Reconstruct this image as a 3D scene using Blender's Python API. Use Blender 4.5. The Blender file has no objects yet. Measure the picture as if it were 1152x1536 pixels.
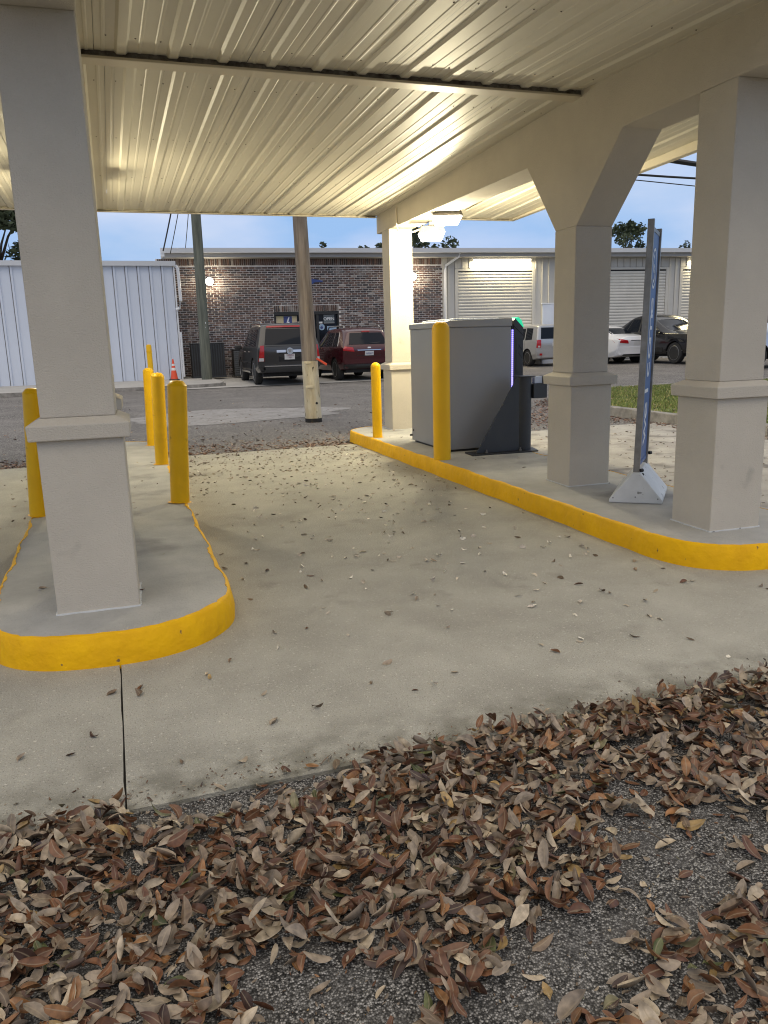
import bpy, bmesh, math, random
import numpy as np
from mathutils import Vector, Matrix
from mathutils.bvhtree import BVHTree
random.seed(7); rng = np.random.default_rng(11)
S = bpy.context.scene
COL = S.collection
PI = math.pi

# ------------------------------------------------------------------ camera
R_ = Vector((0.9450723, -0.3256171, -0.0284929)); U_ = Vector((0.0961085, 0.1935082, 0.9763799)); F_ = Vector((0.3124124, 0.9254880, -0.2141738))
cam_d = bpy.data.cameras.new('camera'); cam = bpy.data.objects.new('camera', cam_d); COL.objects.link(cam)
cam.matrix_world = Matrix(((R_.x, U_.x, -F_.x, 0), (R_.y, U_.y, -F_.y, 0), (R_.z, U_.z, -F_.z, 1.4), (0, 0, 0, 1)))
cam_d.sensor_fit = 'VERTICAL'; cam_d.sensor_height = 36.0; cam_d.lens = 36.0 * 1173.87 / 1536.0
cam_d.clip_start = 0.05; cam_d.clip_end = 3000
S.camera = cam

# ------------------------------------------------------------------ world
W = bpy.data.worlds.new('World'); S.world = W; W.use_nodes = True
nt = W.node_tree; nt.nodes.clear()
out = nt.nodes.new('ShaderNodeOutputWorld'); bg = nt.nodes.new('ShaderNodeBackground')
sky = nt.nodes.new('ShaderNodeTexSky'); sky.sky_type = 'NISHITA'; sky.sun_disc = False
sky.sun_elevation = math.radians(7); sky.sun_rotation = math.radians(200); sky.air_density = 1.2; sky.dust_density = 1.5
tc = nt.nodes.new('ShaderNodeTexCoord'); mp = nt.nodes.new('ShaderNodeMapping'); mp.inputs['Scale'].default_value = (1, 1, 2.6)
nz = nt.nodes.new('ShaderNodeTexNoise'); nz.inputs['Scale'].default_value = 2.3; nz.inputs['Detail'].default_value = 5; nz.inputs['Roughness'].default_value = .5
rp = nt.nodes.new('ShaderNodeValToRGB'); rp.color_ramp.elements[0].position = .40; rp.color_ramp.elements[1].position = .72
rp.color_ramp.elements[0].color = (.90, .90, .90, 1); rp.color_ramp.elements[1].color = (1, 1, 1, 1)
cl = nt.nodes.new('ShaderNodeTexNoise'); cl.inputs['Scale'].default_value = 3.2; cl.inputs['Detail'].default_value = 6
crp = nt.nodes.new('ShaderNodeValToRGB')
crp.color_ramp.elements[0].position = .40; crp.color_ramp.elements[1].position = .68
SKY_A = (1.95, 3.25, 5.5, 1); SKY_B = (4.1, 4.55, 5.9, 1)
crp.color_ramp.elements[0].color = SKY_A; crp.color_ramp.elements[1].color = SKY_B
mx = nt.nodes.new('ShaderNodeMix'); mx.data_type = 'RGBA'
L = nt.links.new
L(tc.outputs['Generated'], mp.inputs['Vector']); L(mp.outputs[0], nz.inputs['Vector']); L(mp.outputs[0], cl.inputs['Vector'])
L(nz.outputs['Fac'], rp.inputs['Fac']); L(cl.outputs['Fac'], crp.inputs['Fac'])
L(rp.outputs[0], mx.inputs[0]); L(sky.outputs[0], mx.inputs[6]); L(crp.outputs[0], mx.inputs[7])
# higher up the cloud deck closes over and turns grey, clearer blue low down
sxyz = nt.nodes.new('ShaderNodeSeparateXYZ'); hm = nt.nodes.new('ShaderNodeMapRange'); hm.inputs['From Min'].default_value = .22; hm.inputs['From Max'].default_value = .62
hx = nt.nodes.new('ShaderNodeMix'); hx.data_type = 'RGBA'; hx.inputs[7].default_value = (5.2, 5.15, 5.2, 1)
L(tc.outputs['Generated'], sxyz.inputs[0]); L(sxyz.outputs[2], hm.inputs['Value']); L(hm.outputs[0], hx.inputs[0]); L(mx.outputs[2], hx.inputs[6])
L(hx.outputs[2], bg.inputs['Color']); bg.inputs['Strength'].default_value = 0.165
L(bg.outputs[0], out.inputs['Surface'])

# ------------------------------------------------------------------ sun (overcast dusk)
sd = bpy.data.lights.new('sun', 'SUN'); sd.energy = 1.0; sd.angle = math.radians(60); sd.color = (1, .84, .64)
sun = bpy.data.objects.new('sun', sd); COL.objects.link(sun)
# sun bearing behind and left of the camera, high soft light through cloud
sun.rotation_euler = Vector((-.20, -.42, .9)).to_track_quat('Z', 'Y').to_euler()

S.render.engine = 'CYCLES'
S.view_settings.view_transform = 'Standard'; S.view_settings.look = 'None'
S.view_settings.exposure = 0.0; S.view_settings.gamma = 1.0; S.view_settings.use_curve_mapping = False
S.cycles.filter_width = 1.1; S.cycles.max_bounces = 7; S.cycles.diffuse_bounces = 4

# ------------------------------------------------------------------ material helpers
def nmat(name, base, rough=.6, metal=0, var=None, scale=5, detail=5, bump=0, bscale=60, spec=.5, emis=None, estr=0, coat=0, stretch=None, var2=None, scale2=1.0, w2=(.45, .62), attr=None, spots=None, sscale=80, sw=(.60, .68)):
    m = bpy.data.materials.new(name); m.use_nodes = True; t = m.node_tree; n = t.nodes; b = n['Principled BSDF']; k = t.links.new
    b.inputs['Base Color'].default_value = (*base, 1); b.inputs['Roughness'].default_value = rough
    b.inputs['Metallic'].default_value = metal; b.inputs['Specular IOR Level'].default_value = spec
    b.inputs['Coat Weight'].default_value = coat
    if emis: b.inputs['Emission Color'].default_value = (*emis, 1); b.inputs['Emission Strength'].default_value = estr
    co = n.new('ShaderNodeTexCoord'); src = co.outputs['Object']
    if stretch:
        mpp = n.new('ShaderNodeMapping'); mpp.inputs['Scale'].default_value = stretch; k(src, mpp.inputs[0]); src = mpp.outputs[0]
    cur = None
    if attr:
        a = n.new('ShaderNodeAttribute'); a.attribute_name = attr; cur = a.outputs['Color']
    if var:
        z = n.new('ShaderNodeTexNoise'); z.inputs['Scale'].default_value = scale; z.inputs['Detail'].default_value = detail; z.inputs['Roughness'].default_value = .6; k(src, z.inputs['Vector'])
        r = n.new('ShaderNodeValToRGB'); r.color_ramp.elements[0].position = .33; r.color_ramp.elements[1].position = .67
        r.color_ramp.elements[0].color = (*var, 1); r.color_ramp.elements[1].color = (*base, 1); k(z.outputs['Fac'], r.inputs[0])
        if cur is not None:
            q = n.new('ShaderNodeMix'); q.data_type = 'RGBA'; q.blend_type = 'MULTIPLY'; q.inputs[0].default_value = 1; k(cur, q.inputs[6]); k(r.outputs[0], q.inputs[7]); cur = q.outputs[2]
        else: cur = r.outputs[0]
    def over(cur, col, sc, lo, hi, det, vor=False):
        if vor: z = n.new('ShaderNodeTexVoronoi'); z.inputs['Scale'].default_value = sc; o = z.outputs['Distance']
        else: z = n.new('ShaderNodeTexNoise'); z.inputs['Scale'].default_value = sc; z.inputs['Detail'].default_value = det; o = z.outputs['Fac']
        k(src, z.inputs['Vector'])
        g = n.new('ShaderNodeMapRange'); g.inputs['From Min'].default_value = lo; g.inputs['From Max'].default_value = hi; k(o, g.inputs['Value'])
        q = n.new('ShaderNodeMix'); q.data_type = 'RGBA'; k(g.outputs[0], q.inputs[0])
        if cur is not None: k(cur, q.inputs[6])
        else: q.inputs[6].default_value = (*base, 1)
        q.inputs[7].default_value = (*col, 1); return q.outputs[2]
    if var2: cur = over(cur, var2, scale2, w2[0], w2[1], 6)
    if spots: cur = over(cur, spots, sscale, sw[0], sw[1], 2)
    if cur is not None: k(cur, b.inputs['Base Color'])
    if bump:
        z = n.new('ShaderNodeTexNoise'); z.inputs['Scale'].default_value = bscale; z.inputs['Detail'].default_value = 4; k(src, z.inputs['Vector'])
        bp = n.new('ShaderNodeBump'); bp.inputs['Strength'].default_value = bump; bp.inputs['Distance'].default_value = .01
        k(z.outputs['Fac'], bp.inputs['Height']); k(bp.outputs[0], b.inputs['Normal'])
    return m

def asphalt_mat(name, scale, lo, hi, patch, pscale, bump=.8):
    m = bpy.data.materials.new(name); m.use_nodes = True; t = m.node_tree; n = t.nodes; k = t.links.new; b = n['Principled BSDF']
    co = n.new('ShaderNodeTexCoord'); v = n.new('ShaderNodeTexVoronoi'); v.inputs['Scale'].default_value = scale; k(co.outputs['Object'], v.inputs['Vector'])
    sp = n.new('ShaderNodeSeparateColor'); k(v.outputs['Color'], sp.inputs[0])
    r = n.new('ShaderNodeValToRGB'); e = r.color_ramp.elements; e[0].position = .08; e[0].color = (*lo, 1); e[1].position = .97; e[1].color = (*hi, 1)
    mid = r.color_ramp.elements.new(.55); mid.color = tuple(a * .70 + c * .30 for a, c in zip(lo, hi)) + (1,)
    k(sp.outputs[0], r.inputs[0])
    d = n.new('ShaderNodeMapRange'); d.inputs['From Min'].default_value = .25; d.inputs['From Max'].default_value = .7; d.inputs['To Min'].default_value = 1; d.inputs['To Max'].default_value = .25
    k(v.outputs['Distance'], d.inputs['Value'])
    q = n.new('ShaderNodeMix'); q.data_type = 'RGBA'; q.blend_type = 'MULTIPLY'; q.inputs[0].default_value = 1; k(r.outputs[0], q.inputs[6]); k(d.outputs[0], q.inputs[7])
    z = n.new('ShaderNodeTexNoise'); z.inputs['Scale'].default_value = pscale; z.inputs['Detail'].default_value = 7; z.inputs['Roughness'].default_value = .65; k(co.outputs['Object'], z.inputs['Vector'])
    g = n.new('ShaderNodeMapRange'); g.inputs['From Min'].default_value = .47; g.inputs['From Max'].default_value = .85; k(z.outputs['Fac'], g.inputs['Value'])
    q2 = n.new('ShaderNodeMix'); q2.data_type = 'RGBA'; k(g.outputs[0], q2.inputs[0]); k(q.outputs[2], q2.inputs[6]); q2.inputs[7].default_value = (*patch, 1)
    k(q2.outputs[2], b.inputs['Base Color']); b.inputs['Roughness'].default_value = .85; b.inputs['Specular IOR Level'].default_value = .35
    bp = n.new('ShaderNodeBump'); bp.inputs['Strength'].default_value = bump; bp.inputs['Distance'].default_value = .006; bp.invert = True
    k(v.outputs['Distance'], bp.inputs['Height']); k(bp.outputs[0], b.inputs['Normal'])
    return m

M = {}
M['asphalt_near'] = asphalt_mat('coarse_asphalt', 190, (.035, .033, .031), (.54, .52, .49), (.12, .114, .106), 7)
M['asphalt_lot'] = asphalt_mat('lot_asphalt', 60, (.14, .132, .125), (.46, .43, .40), (.24, .225, .21), .8, .35)
M['asphalt_patch'] = nmat('worn_patch', (.31, .30, .29), .9, var=(.23, .22, .21), scale=3, bump=.3, bscale=120, spots=(.09, .06, .05), sscale=14, sw=(.62, .72))
M['concrete'] = nmat('driveway_concrete', (.425, .41, .355), .85, var=(.325, .312, .268), scale=2.1, detail=13, bump=.7, bscale=130, var2=(.25, .235, .20), scale2=.9, w2=(.56, .80), spots=(.60, .57, .50), sscale=75, sw=(.63, .72), spec=.3)
def add_speckle(m, col, sc, lo, hi, edge=None, k_=.8):
    t = m.node_tree; n = t.nodes; b = n['Principled BSDF']; k = t.links.new; l = b.inputs['Base Color'].links[0]; src = l.from_socket
    co = n.new('ShaderNodeTexCoord'); z = n.new('ShaderNodeTexNoise'); z.inputs['Scale'].default_value = sc; z.inputs['Detail'].default_value = 3; k(co.outputs['Object'], z.inputs['Vector'])
    g = n.new('ShaderNodeMapRange'); g.inputs['From Min'].default_value = lo; g.inputs['From Max'].default_value = hi; g.inputs['To Max'].default_value = k_; k(z.outputs['Fac'], g.inputs['Value']); f = g.outputs[0]
    if edge:
        sp = n.new('ShaderNodeSeparateXYZ'); k(co.outputs['Object'], sp.inputs[0]); e = n.new('ShaderNodeMapRange'); e.inputs['From Min'].default_value = edge[0]; e.inputs['From Max'].default_value = edge[1]; e.inputs['To Min'].default_value = 1; e.inputs['To Max'].default_value = 0; k(sp.outputs[1], e.inputs['Value'])
        mu = n.new('ShaderNodeMath'); mu.operation = 'MULTIPLY'; k(f, mu.inputs[0]); k(e.outputs[0], mu.inputs[1]); f = mu.outputs[0]
    q = n.new('ShaderNodeMix'); q.data_type = 'RGBA'; k(f, q.inputs[0]); k(src, q.inputs[6]); q.inputs[7].default_value = (*col, 1); k(q.outputs[2], b.inputs['Base Color'])
add_speckle(M['concrete'], (.13, .12, .10), 160, .58, .70)
add_speckle(M['concrete'], (.72, .69, .62), 240, .62, .70)
add_speckle(M['concrete'], (.10, .095, .07), 7, .36, .62, edge=(2.33, 2.72))
add_speckle(M['concrete'], (.17, .16, .13), 3.2, .62, .76, k_=.45)
M['concrete_isl'] = nmat('island_concrete', (.46, .45, .42), .85, var=(.34, .335, .315), scale=2.6, detail=9, bump=.5, bscale=90, var2=(.21, .205, .195), scale2=1.6, w2=(.58, .74), spec=.3)
M['concrete_dirty'] = nmat('dirty_concrete', (.44, .42, .38), .9, var=(.30, .28, .25), scale=1.6, detail=9, bump=.4, bscale=80, var2=(.17, .155, .14), scale2=2.4, w2=(.53, .68), spots=(.11, .075, .05), sscale=11, sw=(.66, .70))
M['concrete_walk'] = nmat('walk_concrete', (.42, .41, .39), .9, var=(.33, .32, .30), scale=1.1, bump=.2, bscale=50)
M['kerb'] = nmat('weathered_kerb', (.33, .31, .28), .9, var=(.17, .16, .145), scale=7, bump=.5, bscale=60)
M['joint'] = nmat('joint_dirt', (.03, .028, .024), .95)
M['yellow'] = nmat('yellow_kerb_paint', (.88, .49, .006), .6, spec=.15, var=(.76, .40, .008), scale=6, detail=8, bump=.9, bscale=20, spots=(.20, .13, .06), sscale=18, sw=(.715, .76))
M['bollard'] = nmat('yellow_bollard_paint', (.88, .51, .004), .38, spec=.3, var=(.80, .45, .006), scale=5, bump=.12, bscale=40, spots=(.42, .22, .02), sscale=11, sw=(.68, .78))
M['bollard_cover'] = nmat('yellow_bollard_cover', (.86, .50, .008), .42, spec=.3, var=(.80, .45, .010), scale=3)
M['stucco'] = nmat('beige_stucco', (.56, .51, .425), .85, var=(.505, .46, .385), scale=2.2, detail=6, bump=.5, bscale=150, spec=.25, spots=(.36, .33, .28), sscale=5, sw=(.73, .86))
M['panel'] = nmat('cream_metal_panel', (.63, .59, .485), .5, metal=0, var=(.59, .55, .45), scale=2.5, detail=5, spec=.45, stretch=(1, .35, 1), bump=.12, bscale=9)
M['trim'] = nmat('cream_trim', (.62, .56, .44), .42)
M['screw'] = nmat('screw', (.10, .08, .06), .5, metal=.6)
M['gapdark'] = nmat('insulation_gap', (.07, .06, .05), .9, var=(.24, .22, .20), scale=18)
M['white_metal'] = nmat('white_wall_metal', (.62, .67, .76), .5, var=(.56, .61, .70), scale=1.2, stretch=(1, 1, .3))
M['white_trim'] = nmat('white_trim', (.68, .70, .73), .45)
M['grey_trim'] = nmat('grey_trim', (.36, .36, .36), .5)
M['cream_metal'] = nmat('pale_wall_metal', (.50, .49, .46), .5, var=(.46, .45, .42), scale=1.5)
M['rollup'] = nmat('rollup_slat', (.60, .585, .54), .45, var=(.54, .53, .49), scale=2)
M['mortar'] = nmat('mortar', (.74, .71, .68), .95, var=(.50, .47, .44), scale=4)
M['brick'] = nmat('tumbled_brick', (1, 1, 1), .9, attr='bcol', var=(.75, .75, .75), scale=14, var2=(.36, .345, .33), scale2=1.3, w2=(.58, .85))
M['glass'] = nmat('dark_glass', (.006, .009, .015), .06, spec=.18)
M['blackframe'] = nmat('black_frame', (.012, .012, .012), .4)
M['atm'] = nmat('grey_cabinet', (.275, .285, .30), .42, var=(.262, .272, .288), scale=2, spec=.5)
M['atm_dark'] = nmat('dark_bezel', (.035, .037, .042), .35)
M['blue_led'] = nmat('blue_led', (.1, .1, .3), .4, emis=(.30, .26, 1.0), estr=2.6)
M['green_led'] = nmat('green_led', (.05, .4, .2), .3, emis=(.03, .80, .42), estr=.75)
M['guard'] = nmat('charcoal_steel', (.032, .037, .043), .5, var=(.026, .030, .036), scale=4, bump=.08, bscale=60)
M['alu'] = nmat('aluminium', (.30, .28, .25), .45, metal=.7, var=(.20, .185, .16), scale=12)
M['signblue'] = nmat('sign_blue', (.045, .11, .30), .45, var=(.05, .125, .34), scale=3)
M['white'] = nmat('white_print', (.75, .77, .80), .5)
M['white_plastic'] = nmat('white_plastic', (.66, .67, .66), .5, var=(.56, .57, .56), scale=6, spots=(.25, .25, .24), sscale=18, sw=(.68, .72))
M['blackplastic'] = nmat('black_plastic', (.02, .02, .02), .5)
M['fixture'] = nmat('fixture_housing', (.16, .15, .14), .5)
M['lens'] = nmat('lit_lens', (1, 1, 1), .3, emis=(1, .95, .80), estr=45)
M['lens_far'] = nmat('lit_lens_far', (1, 1, 1), .3, emis=(1, .92, .75), estr=12)
M['tube'] = nmat('lit_tube', (1, 1, 1), .3, emis=(1, .88, .60), estr=5)
M['wood_old'] = nmat('weathered_pole', (.29, .245, .20), .9, var=(.12, .095, .075), scale=5, detail=9, stretch=(3, 3, .25), bump=.8, bscale=14)
M['wood_green'] = nmat('treated_pole', (.17, .18, .145), .9, var=(.075, .085, .07), scale=5, detail=8, stretch=(3, 3, .2), bump=.8, bscale=12)
M['pole_paint'] = nmat('cream_pole_paint', (.66, .60, .44), .75, var=(.46, .38, .24), scale=5, detail=8, stretch=(2, 2, .5), bump=.6, bscale=18, spots=(.05, .035, .02), sscale=9, sw=(.68, .72))
M['tar'] = nmat('tar', (.015, .013, .012), .8)
M['wood_dark'] = nmat('crack_wood', (.06, .04, .03), .95)
M['cable'] = nmat('cable', (.015, .015, .017), .6)
M['orange'] = nmat('cone_orange', (.75, .09, .035), .5)
M['cone_white'] = nmat('cone_white', (.75, .72, .70), .5)
M['ac'] = nmat('ac_dark', (.035, .04, .045), .5, var=(.025, .028, .032), scale=5)
M['rubber'] = nmat('tyre_rubber', (.018, .018, .018), .75)
M['rim'] = nmat('wheel_rim', (.45, .45, .46), .3, metal=.8)
M['darkrim'] = nmat('wheel_rim_dull', (.28, .28, .28), .4, metal=.6)
M['chrome'] = nmat('chrome', (.55, .55, .56), .18, metal=1)
M['red_lens'] = nmat('red_lens', (.38, .008, .012), .18, coat=.5)
M['clear_lens'] = nmat('clear_lens', (.50, .50, .50), .15, coat=.5)
M['amber_lens'] = nmat('amber_lens', (.6, .2, .03), .2)
M['plate'] = nmat('plate', (.62, .62, .62), .4)
M['seam'] = nmat('panel_gap', (.006, .006, .007), .7)
M['blue_decal'] = nmat('blue_decal', (.03, .06, .22), .5)
M['poster'] = nmat('poster', (.50, .42, .32), .5, var=(.60, .52, .20), scale=2.5)
M['poster2'] = nmat('poster_pink', (.45, .28, .20), .5, var=(.55, .45, .36), scale=3)
M['poster_blue'] = nmat('poster_blue', (.04, .06, .20), .5)
M['sticker_blue'] = nmat('sticker_blue', (.16, .30, .48), .5, var=(.4, .5, .6), scale=9)
M['open_board'] = nmat('open_board', (.10, .12, .13), .4)
M['plate_red'] = nmat('plate_red', (.20, .02, .05), .5)
M['bark'] = nmat('bark', (.09, .07, .05), .9)
M['foliage'] = nmat('tree_leaves', (1, 1, 1), .7, attr='bcol')
M['grass'] = nmat('grass', (1, 1, 1), .8, attr='bcol')
M['soil'] = nmat('grass_soil', (.12, .14, .055), .95, var=(.18, .16, .075), scale=3, detail=8)
M['leaf'] = None
def leaf_material():
    m = bpy.data.materials.new('dry_leaf'); m.use_nodes = True; t = m.node_tree; n = t.nodes; k = t.links.new; b = n['Principled BSDF']
    a = n.new('ShaderNodeAttribute'); a.attribute_name = 'lcol'
    co = n.new('ShaderNodeTexCoord'); z = n.new('ShaderNodeTexNoise'); z.inputs['Scale'].default_value = 55; z.inputs['Detail'].default_value = 4; k(co.outputs['Object'], z.inputs['Vector'])
    g = n.new('ShaderNodeMapRange'); g.inputs['From Min'].default_value = .3; g.inputs['From Max'].default_value = .7; g.inputs['To Min'].default_value = .62; g.inputs['To Max'].default_value = 1.25; k(z.outputs['Fac'], g.inputs['Value'])
    q = n.new('ShaderNodeMix'); q.data_type = 'RGBA'; q.blend_type = 'MULTIPLY'; q.inputs[0].default_value = 1; k(a.outputs['Color'], q.inputs[6]); k(g.outputs[0], q.inputs[7])
    v = n.new('ShaderNodeMapRange'); v.inputs['From Min'].default_value = 0; v.inputs['From Max'].default_value = .16; v.inputs['To Min'].default_value = .55; v.inputs['To Max'].default_value = 0; k(a.outputs['Alpha'], v.inputs['Value'])
    q2 = n.new('ShaderNodeMix'); q2.data_type = 'RGBA'; k(v.outputs[0], q2.inputs[0]); k(q.outputs[2], q2.inputs[6]); q2.inputs[7].default_value = (.34, .27, .18, 1)
    k(q2.outputs[2], b.inputs['Base Color']); b.inputs['Roughness'].default_value = .48; b.inputs['Specular IOR Level'].default_value = .45
    return m
M['leaf'] = leaf_material()

# ------------------------------------------------------------------ mesh helpers
class MB:
    def __init__(s): s.v = []; s.f = []; s.mi = []; s.mats = []
    def m(s, mat):
        if mat not in s.mats: s.mats.append(mat)
        return s.mats.index(mat)
    def add(s, vs, fs, mat=None):
        o = len(s.v); s.v += [tuple(q) for q in vs]; s.f += [tuple(i + o for i in f) for f in fs]
        s.mi += [s.m(mat) if mat else 0] * len(fs); return s
    def box(s, x0, x1, y0, y1, z0, z1, mat=None, rot=0, c=None, drop=()):
        vs = [(x, y, z) for z in (z0, z1) for y in (y0, y1) for x in (x0, x1)]
        if rot:
            cx, cy = c or ((x0 + x1) / 2, (y0 + y1) / 2); ca, sa = math.cos(rot), math.sin(rot)
            vs = [(cx + (x - cx) * ca - (y - cy) * sa, cy + (x - cx) * sa + (y - cy) * ca, z) for x, y, z in vs]
        return s.add(vs, [(0, 2, 3, 1), (4, 5, 7, 6), (0, 1, 5, 4), (2, 6, 7, 3), (0, 4, 6, 2), (1, 3, 7, 5)], mat)
    def prism(s, poly, axis, a, b, mat=None, fa=None, fb=None):
        """polygon extruded along axis from a to b. poly points are the other two coords in xyz order"""
        n = len(poly)
        def P(q, t):
            if axis == 'x': return (t(q) if callable(t) else t, q[0], q[1])
            if axis == 'y': return (q[0], t(q) if callable(t) else t, q[1])
            return (q[0], q[1], t(q) if callable(t) else t)
        vs = [P(q, a) for q in poly] + [P(q, b) for q in poly]
        fs = [tuple(range(n))[::-1], tuple(range(n, 2 * n))] + [(i, (i + 1) % n, n + (i + 1) % n, n + i) for i in range(n)]
        return s.add(vs, fs, mat)
    def lathe(s, prof, c, n=20, axis='z', mat=None, arc=None):
        """prof list of (r, h)"""
        vs = []; fs = []
        for r, h in prof:
            for i in range(n):
                a = 2 * PI * i / n; u, w = r * math.cos(a), r * math.sin(a)
                vs.append((c[0] + u, c[1] + w, c[2] + h) if axis == 'z' else ((c[0] + h, c[1] + u, c[2] + w) if axis == 'x' else (c[0] + u, c[1] + h, c[2] + w)))
        for j in range(len(prof) - 1):
            for i in range(n): fs.append((j * n + i, j * n + (i + 1) % n, (j + 1) * n + (i + 1) % n, (j + 1) * n + i))
        fs.append(tuple(range(n))[::-1]); fs.append(tuple((len(prof) - 1) * n + i for i in range(n)))
        return s.add(vs, fs, mat)
    def tube(s, pts, r, n=8, mat=None):
        vs = []; fs = []; pts = [Vector(p) for p in pts]
        for i, p in enumerate(pts):
            d = (pts[min(i + 1, len(pts) - 1)] - pts[max(i - 1, 0)]).normalized()
            a = d.cross(Vector((0, 0, 1)) if abs(d.z) < .9 else Vector((1, 0, 0))).normalized(); b = d.cross(a)
            rr = r[i] if isinstance(r, (list, tuple)) else r
            for j in range(n): t = 2 * PI * j / n; vs.append(p + a * rr * math.cos(t) + b * rr * math.sin(t))
        for i in range(len(pts) - 1):
            for j in range(n): fs.append((i * n + j, i * n + (j + 1) % n, (i + 1) * n + (j + 1) % n, (i + 1) * n + j))
        fs.append(tuple(range(n))[::-1]); fs.append(tuple((len(pts) - 1) * n + j for j in range(n)))
        return s.add(vs, fs, mat)
    def build(s, name, mat, parent=None, smooth=False, bevel=0, world=True, seg=2):
        if world and parent is not None:
            r = parent
            while r.parent: r = r.parent
            o = r.location; s.v = [(x - o.x, y - o.y, z - o.z) for x, y, z in s.v]
        me = bpy.data.meshes.new(name); me.from_pydata(s.v, [], s.f); me.update()
        for q in (s.mats or [M[mat]] if not s.mats else [M[x] if isinstance(x, str) else x for x in s.mats]): me.materials.append(q)
        if s.mats: me.polygons.foreach_set('material_index', s.mi)
        b = bmesh.new(); b.from_mesh(me); bmesh.ops.recalc_face_normals(b, faces=b.faces)
        if bevel:
            bmesh.ops.bevel(b, geom=[e for e in b.edges if e.is_manifold and e.calc_face_angle(0) > .5], offset=bevel, segments=seg, affect='EDGES', profile=.5)
        b.to_mesh(me); b.free()
        if smooth: me.polygons.foreach_set('use_smooth', [True] * len(me.polygons)); me.set_sharp_from_angle(angle=math.radians(40))
        ob = bpy.data.objects.new(name, me); COL.objects.link(ob)
        if parent is not None: ob.parent = parent
        return ob

def tag(o, label=None, cat=None, group=None, kind=None):
    if label: o['label'] = label
    if cat: o['category'] = cat
    if group: o['group'] = group
    if kind: o['kind'] = kind
    return o
def thing(name, loc, label, cat, group=None, rz=0):
    o = bpy.data.objects.new(name, None); COL.objects.link(o); o.location = loc; o.rotation_euler = (0, 0, rz); o.empty_display_size = .1
    return tag(o, label, cat, group)
def inst(o, parent=None, loc=None, name=None):
    c = o.copy(); COL.objects.link(c)
    c.parent = parent if parent is not None else o.parent
    if loc is not None: c.location = loc
    return c
def copy_tree(o, parent=None):
    c = o.copy(); COL.objects.link(c); c.parent = parent
    for ch in list(o.children): copy_tree(ch, c)
    return c
def text_mesh(txt, size, depth=.002):
    cu = bpy.data.curves.new('lettering', 'FONT'); cu.body = txt; cu.size = size; cu.extrude = depth; cu.align_x = 'CENTER'; cu.align_y = 'CENTER'
    o = bpy.data.objects.new('tmp', cu); COL.objects.link(o); dg = bpy.context.evaluated_depsgraph_get()
    me = bpy.data.meshes.new_from_object(o.evaluated_get(dg)); bpy.data.objects.remove(o); bpy.data.curves.remove(cu); return me
def lettering(name, txt, size, mat, parent, mtx, depth=.002, sx=1):
    me = text_mesh(txt, size, depth); me.materials.clear(); me.materials.append(M[mat])
    me.transform(mtx @ Matrix.Diagonal((sx, 1, 1, 1)))
    o = bpy.data.objects.new(name, me); COL.objects.link(o); o.parent = parent; return o

def sm(t): t = min(1, max(0, t)); return t * t * (3 - 2 * t)
def zg(x, y): return min(max(0, y - 11), 30) * .008 + .008 * min(max(x - 8, 0), 20) * sm((y - 14) / 8)

# ------------------------------------------------------------------ GROUND
def sheet(name, poly_fn, xs, ys, zfn, mat):
    b = MB(); idx = {}
    for j, y in enumerate(ys):
        for i, x in enumerate(xs): idx[i, j] = len(b.v); X, Y = poly_fn(x, y); b.v.append((X, Y, zfn(X, Y)))
    for j in range(len(ys) - 1):
        for i in range(len(xs) - 1): b.f.append((idx[i, j], idx[i + 1, j], idx[i + 1, j + 1], idx[i, j + 1])); b.mi.append(0)
    o = b.build(name, mat, smooth=True); return tag(o, kind='structure')
idn = lambda x, y: (x, y)
fr = lambda a, b, n: [a + (b - a) * i / n for i in range(n + 1)]
g = MB(); g.add([(-1500, -1500, -.16), (1500, -1500, -.16), (1500, 1500, -.16), (-1500, 1500, -.16)], [(0, 1, 2, 3)])
tag(g.build('ground', 'soil'), kind='structure')
sheet('parking_lot', idn, fr(-45, 90, 45), fr(10.36, 60, 40), lambda x, y: zg(x, y) - .012, 'asphalt_lot')
sheet('road_asphalt', idn, fr(-12, 16, 2), [-12, 2.335], lambda x, y: -.014, 'asphalt_near')
# slabs of the driveway: near-left, main, with a dark joint between, and the far lanes
def slab(x0, x1, y0, y1, mat='concrete', ragged=True):
    n = max(2, int((x1 - x0) / .12)); poly = [(x0, y1), (x0, y0)]
    for i in range(1, n): poly.append((x0 + (x1 - x0) * i / n, y0 + (random.uniform(-.008, .008) if ragged else 0)))
    poly += [(x1, y0)] + [(x1 + random.uniform(-.003, .002), y0 + k_ * .09) for k_ in range(1, 16)] + [(x1, y1)]
    return tag(MB().prism(poly, 'z', -.12, 0).build('concrete_slab', mat, bevel=0), kind='structure')
slab(-9, -4.2, 2.33, 10.42); slab(-4.19, -.0895, 2.33, 10.42); slab(-.083, 4.4, 2.325, 10.42)
slab(4.408, 9, 2.33, 10.42, 'concrete_dirty')
tag(MB().box(-.093, -.079, 2.35, 3.7, -.1, -.016).box(4.398, 4.41, 2.35, 10.3, -.1, -.016).box(-4.195, -4.188, 2.35, 10.3, -.1, -.016).build('slab_joint', 'joint'), kind='structure')
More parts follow.
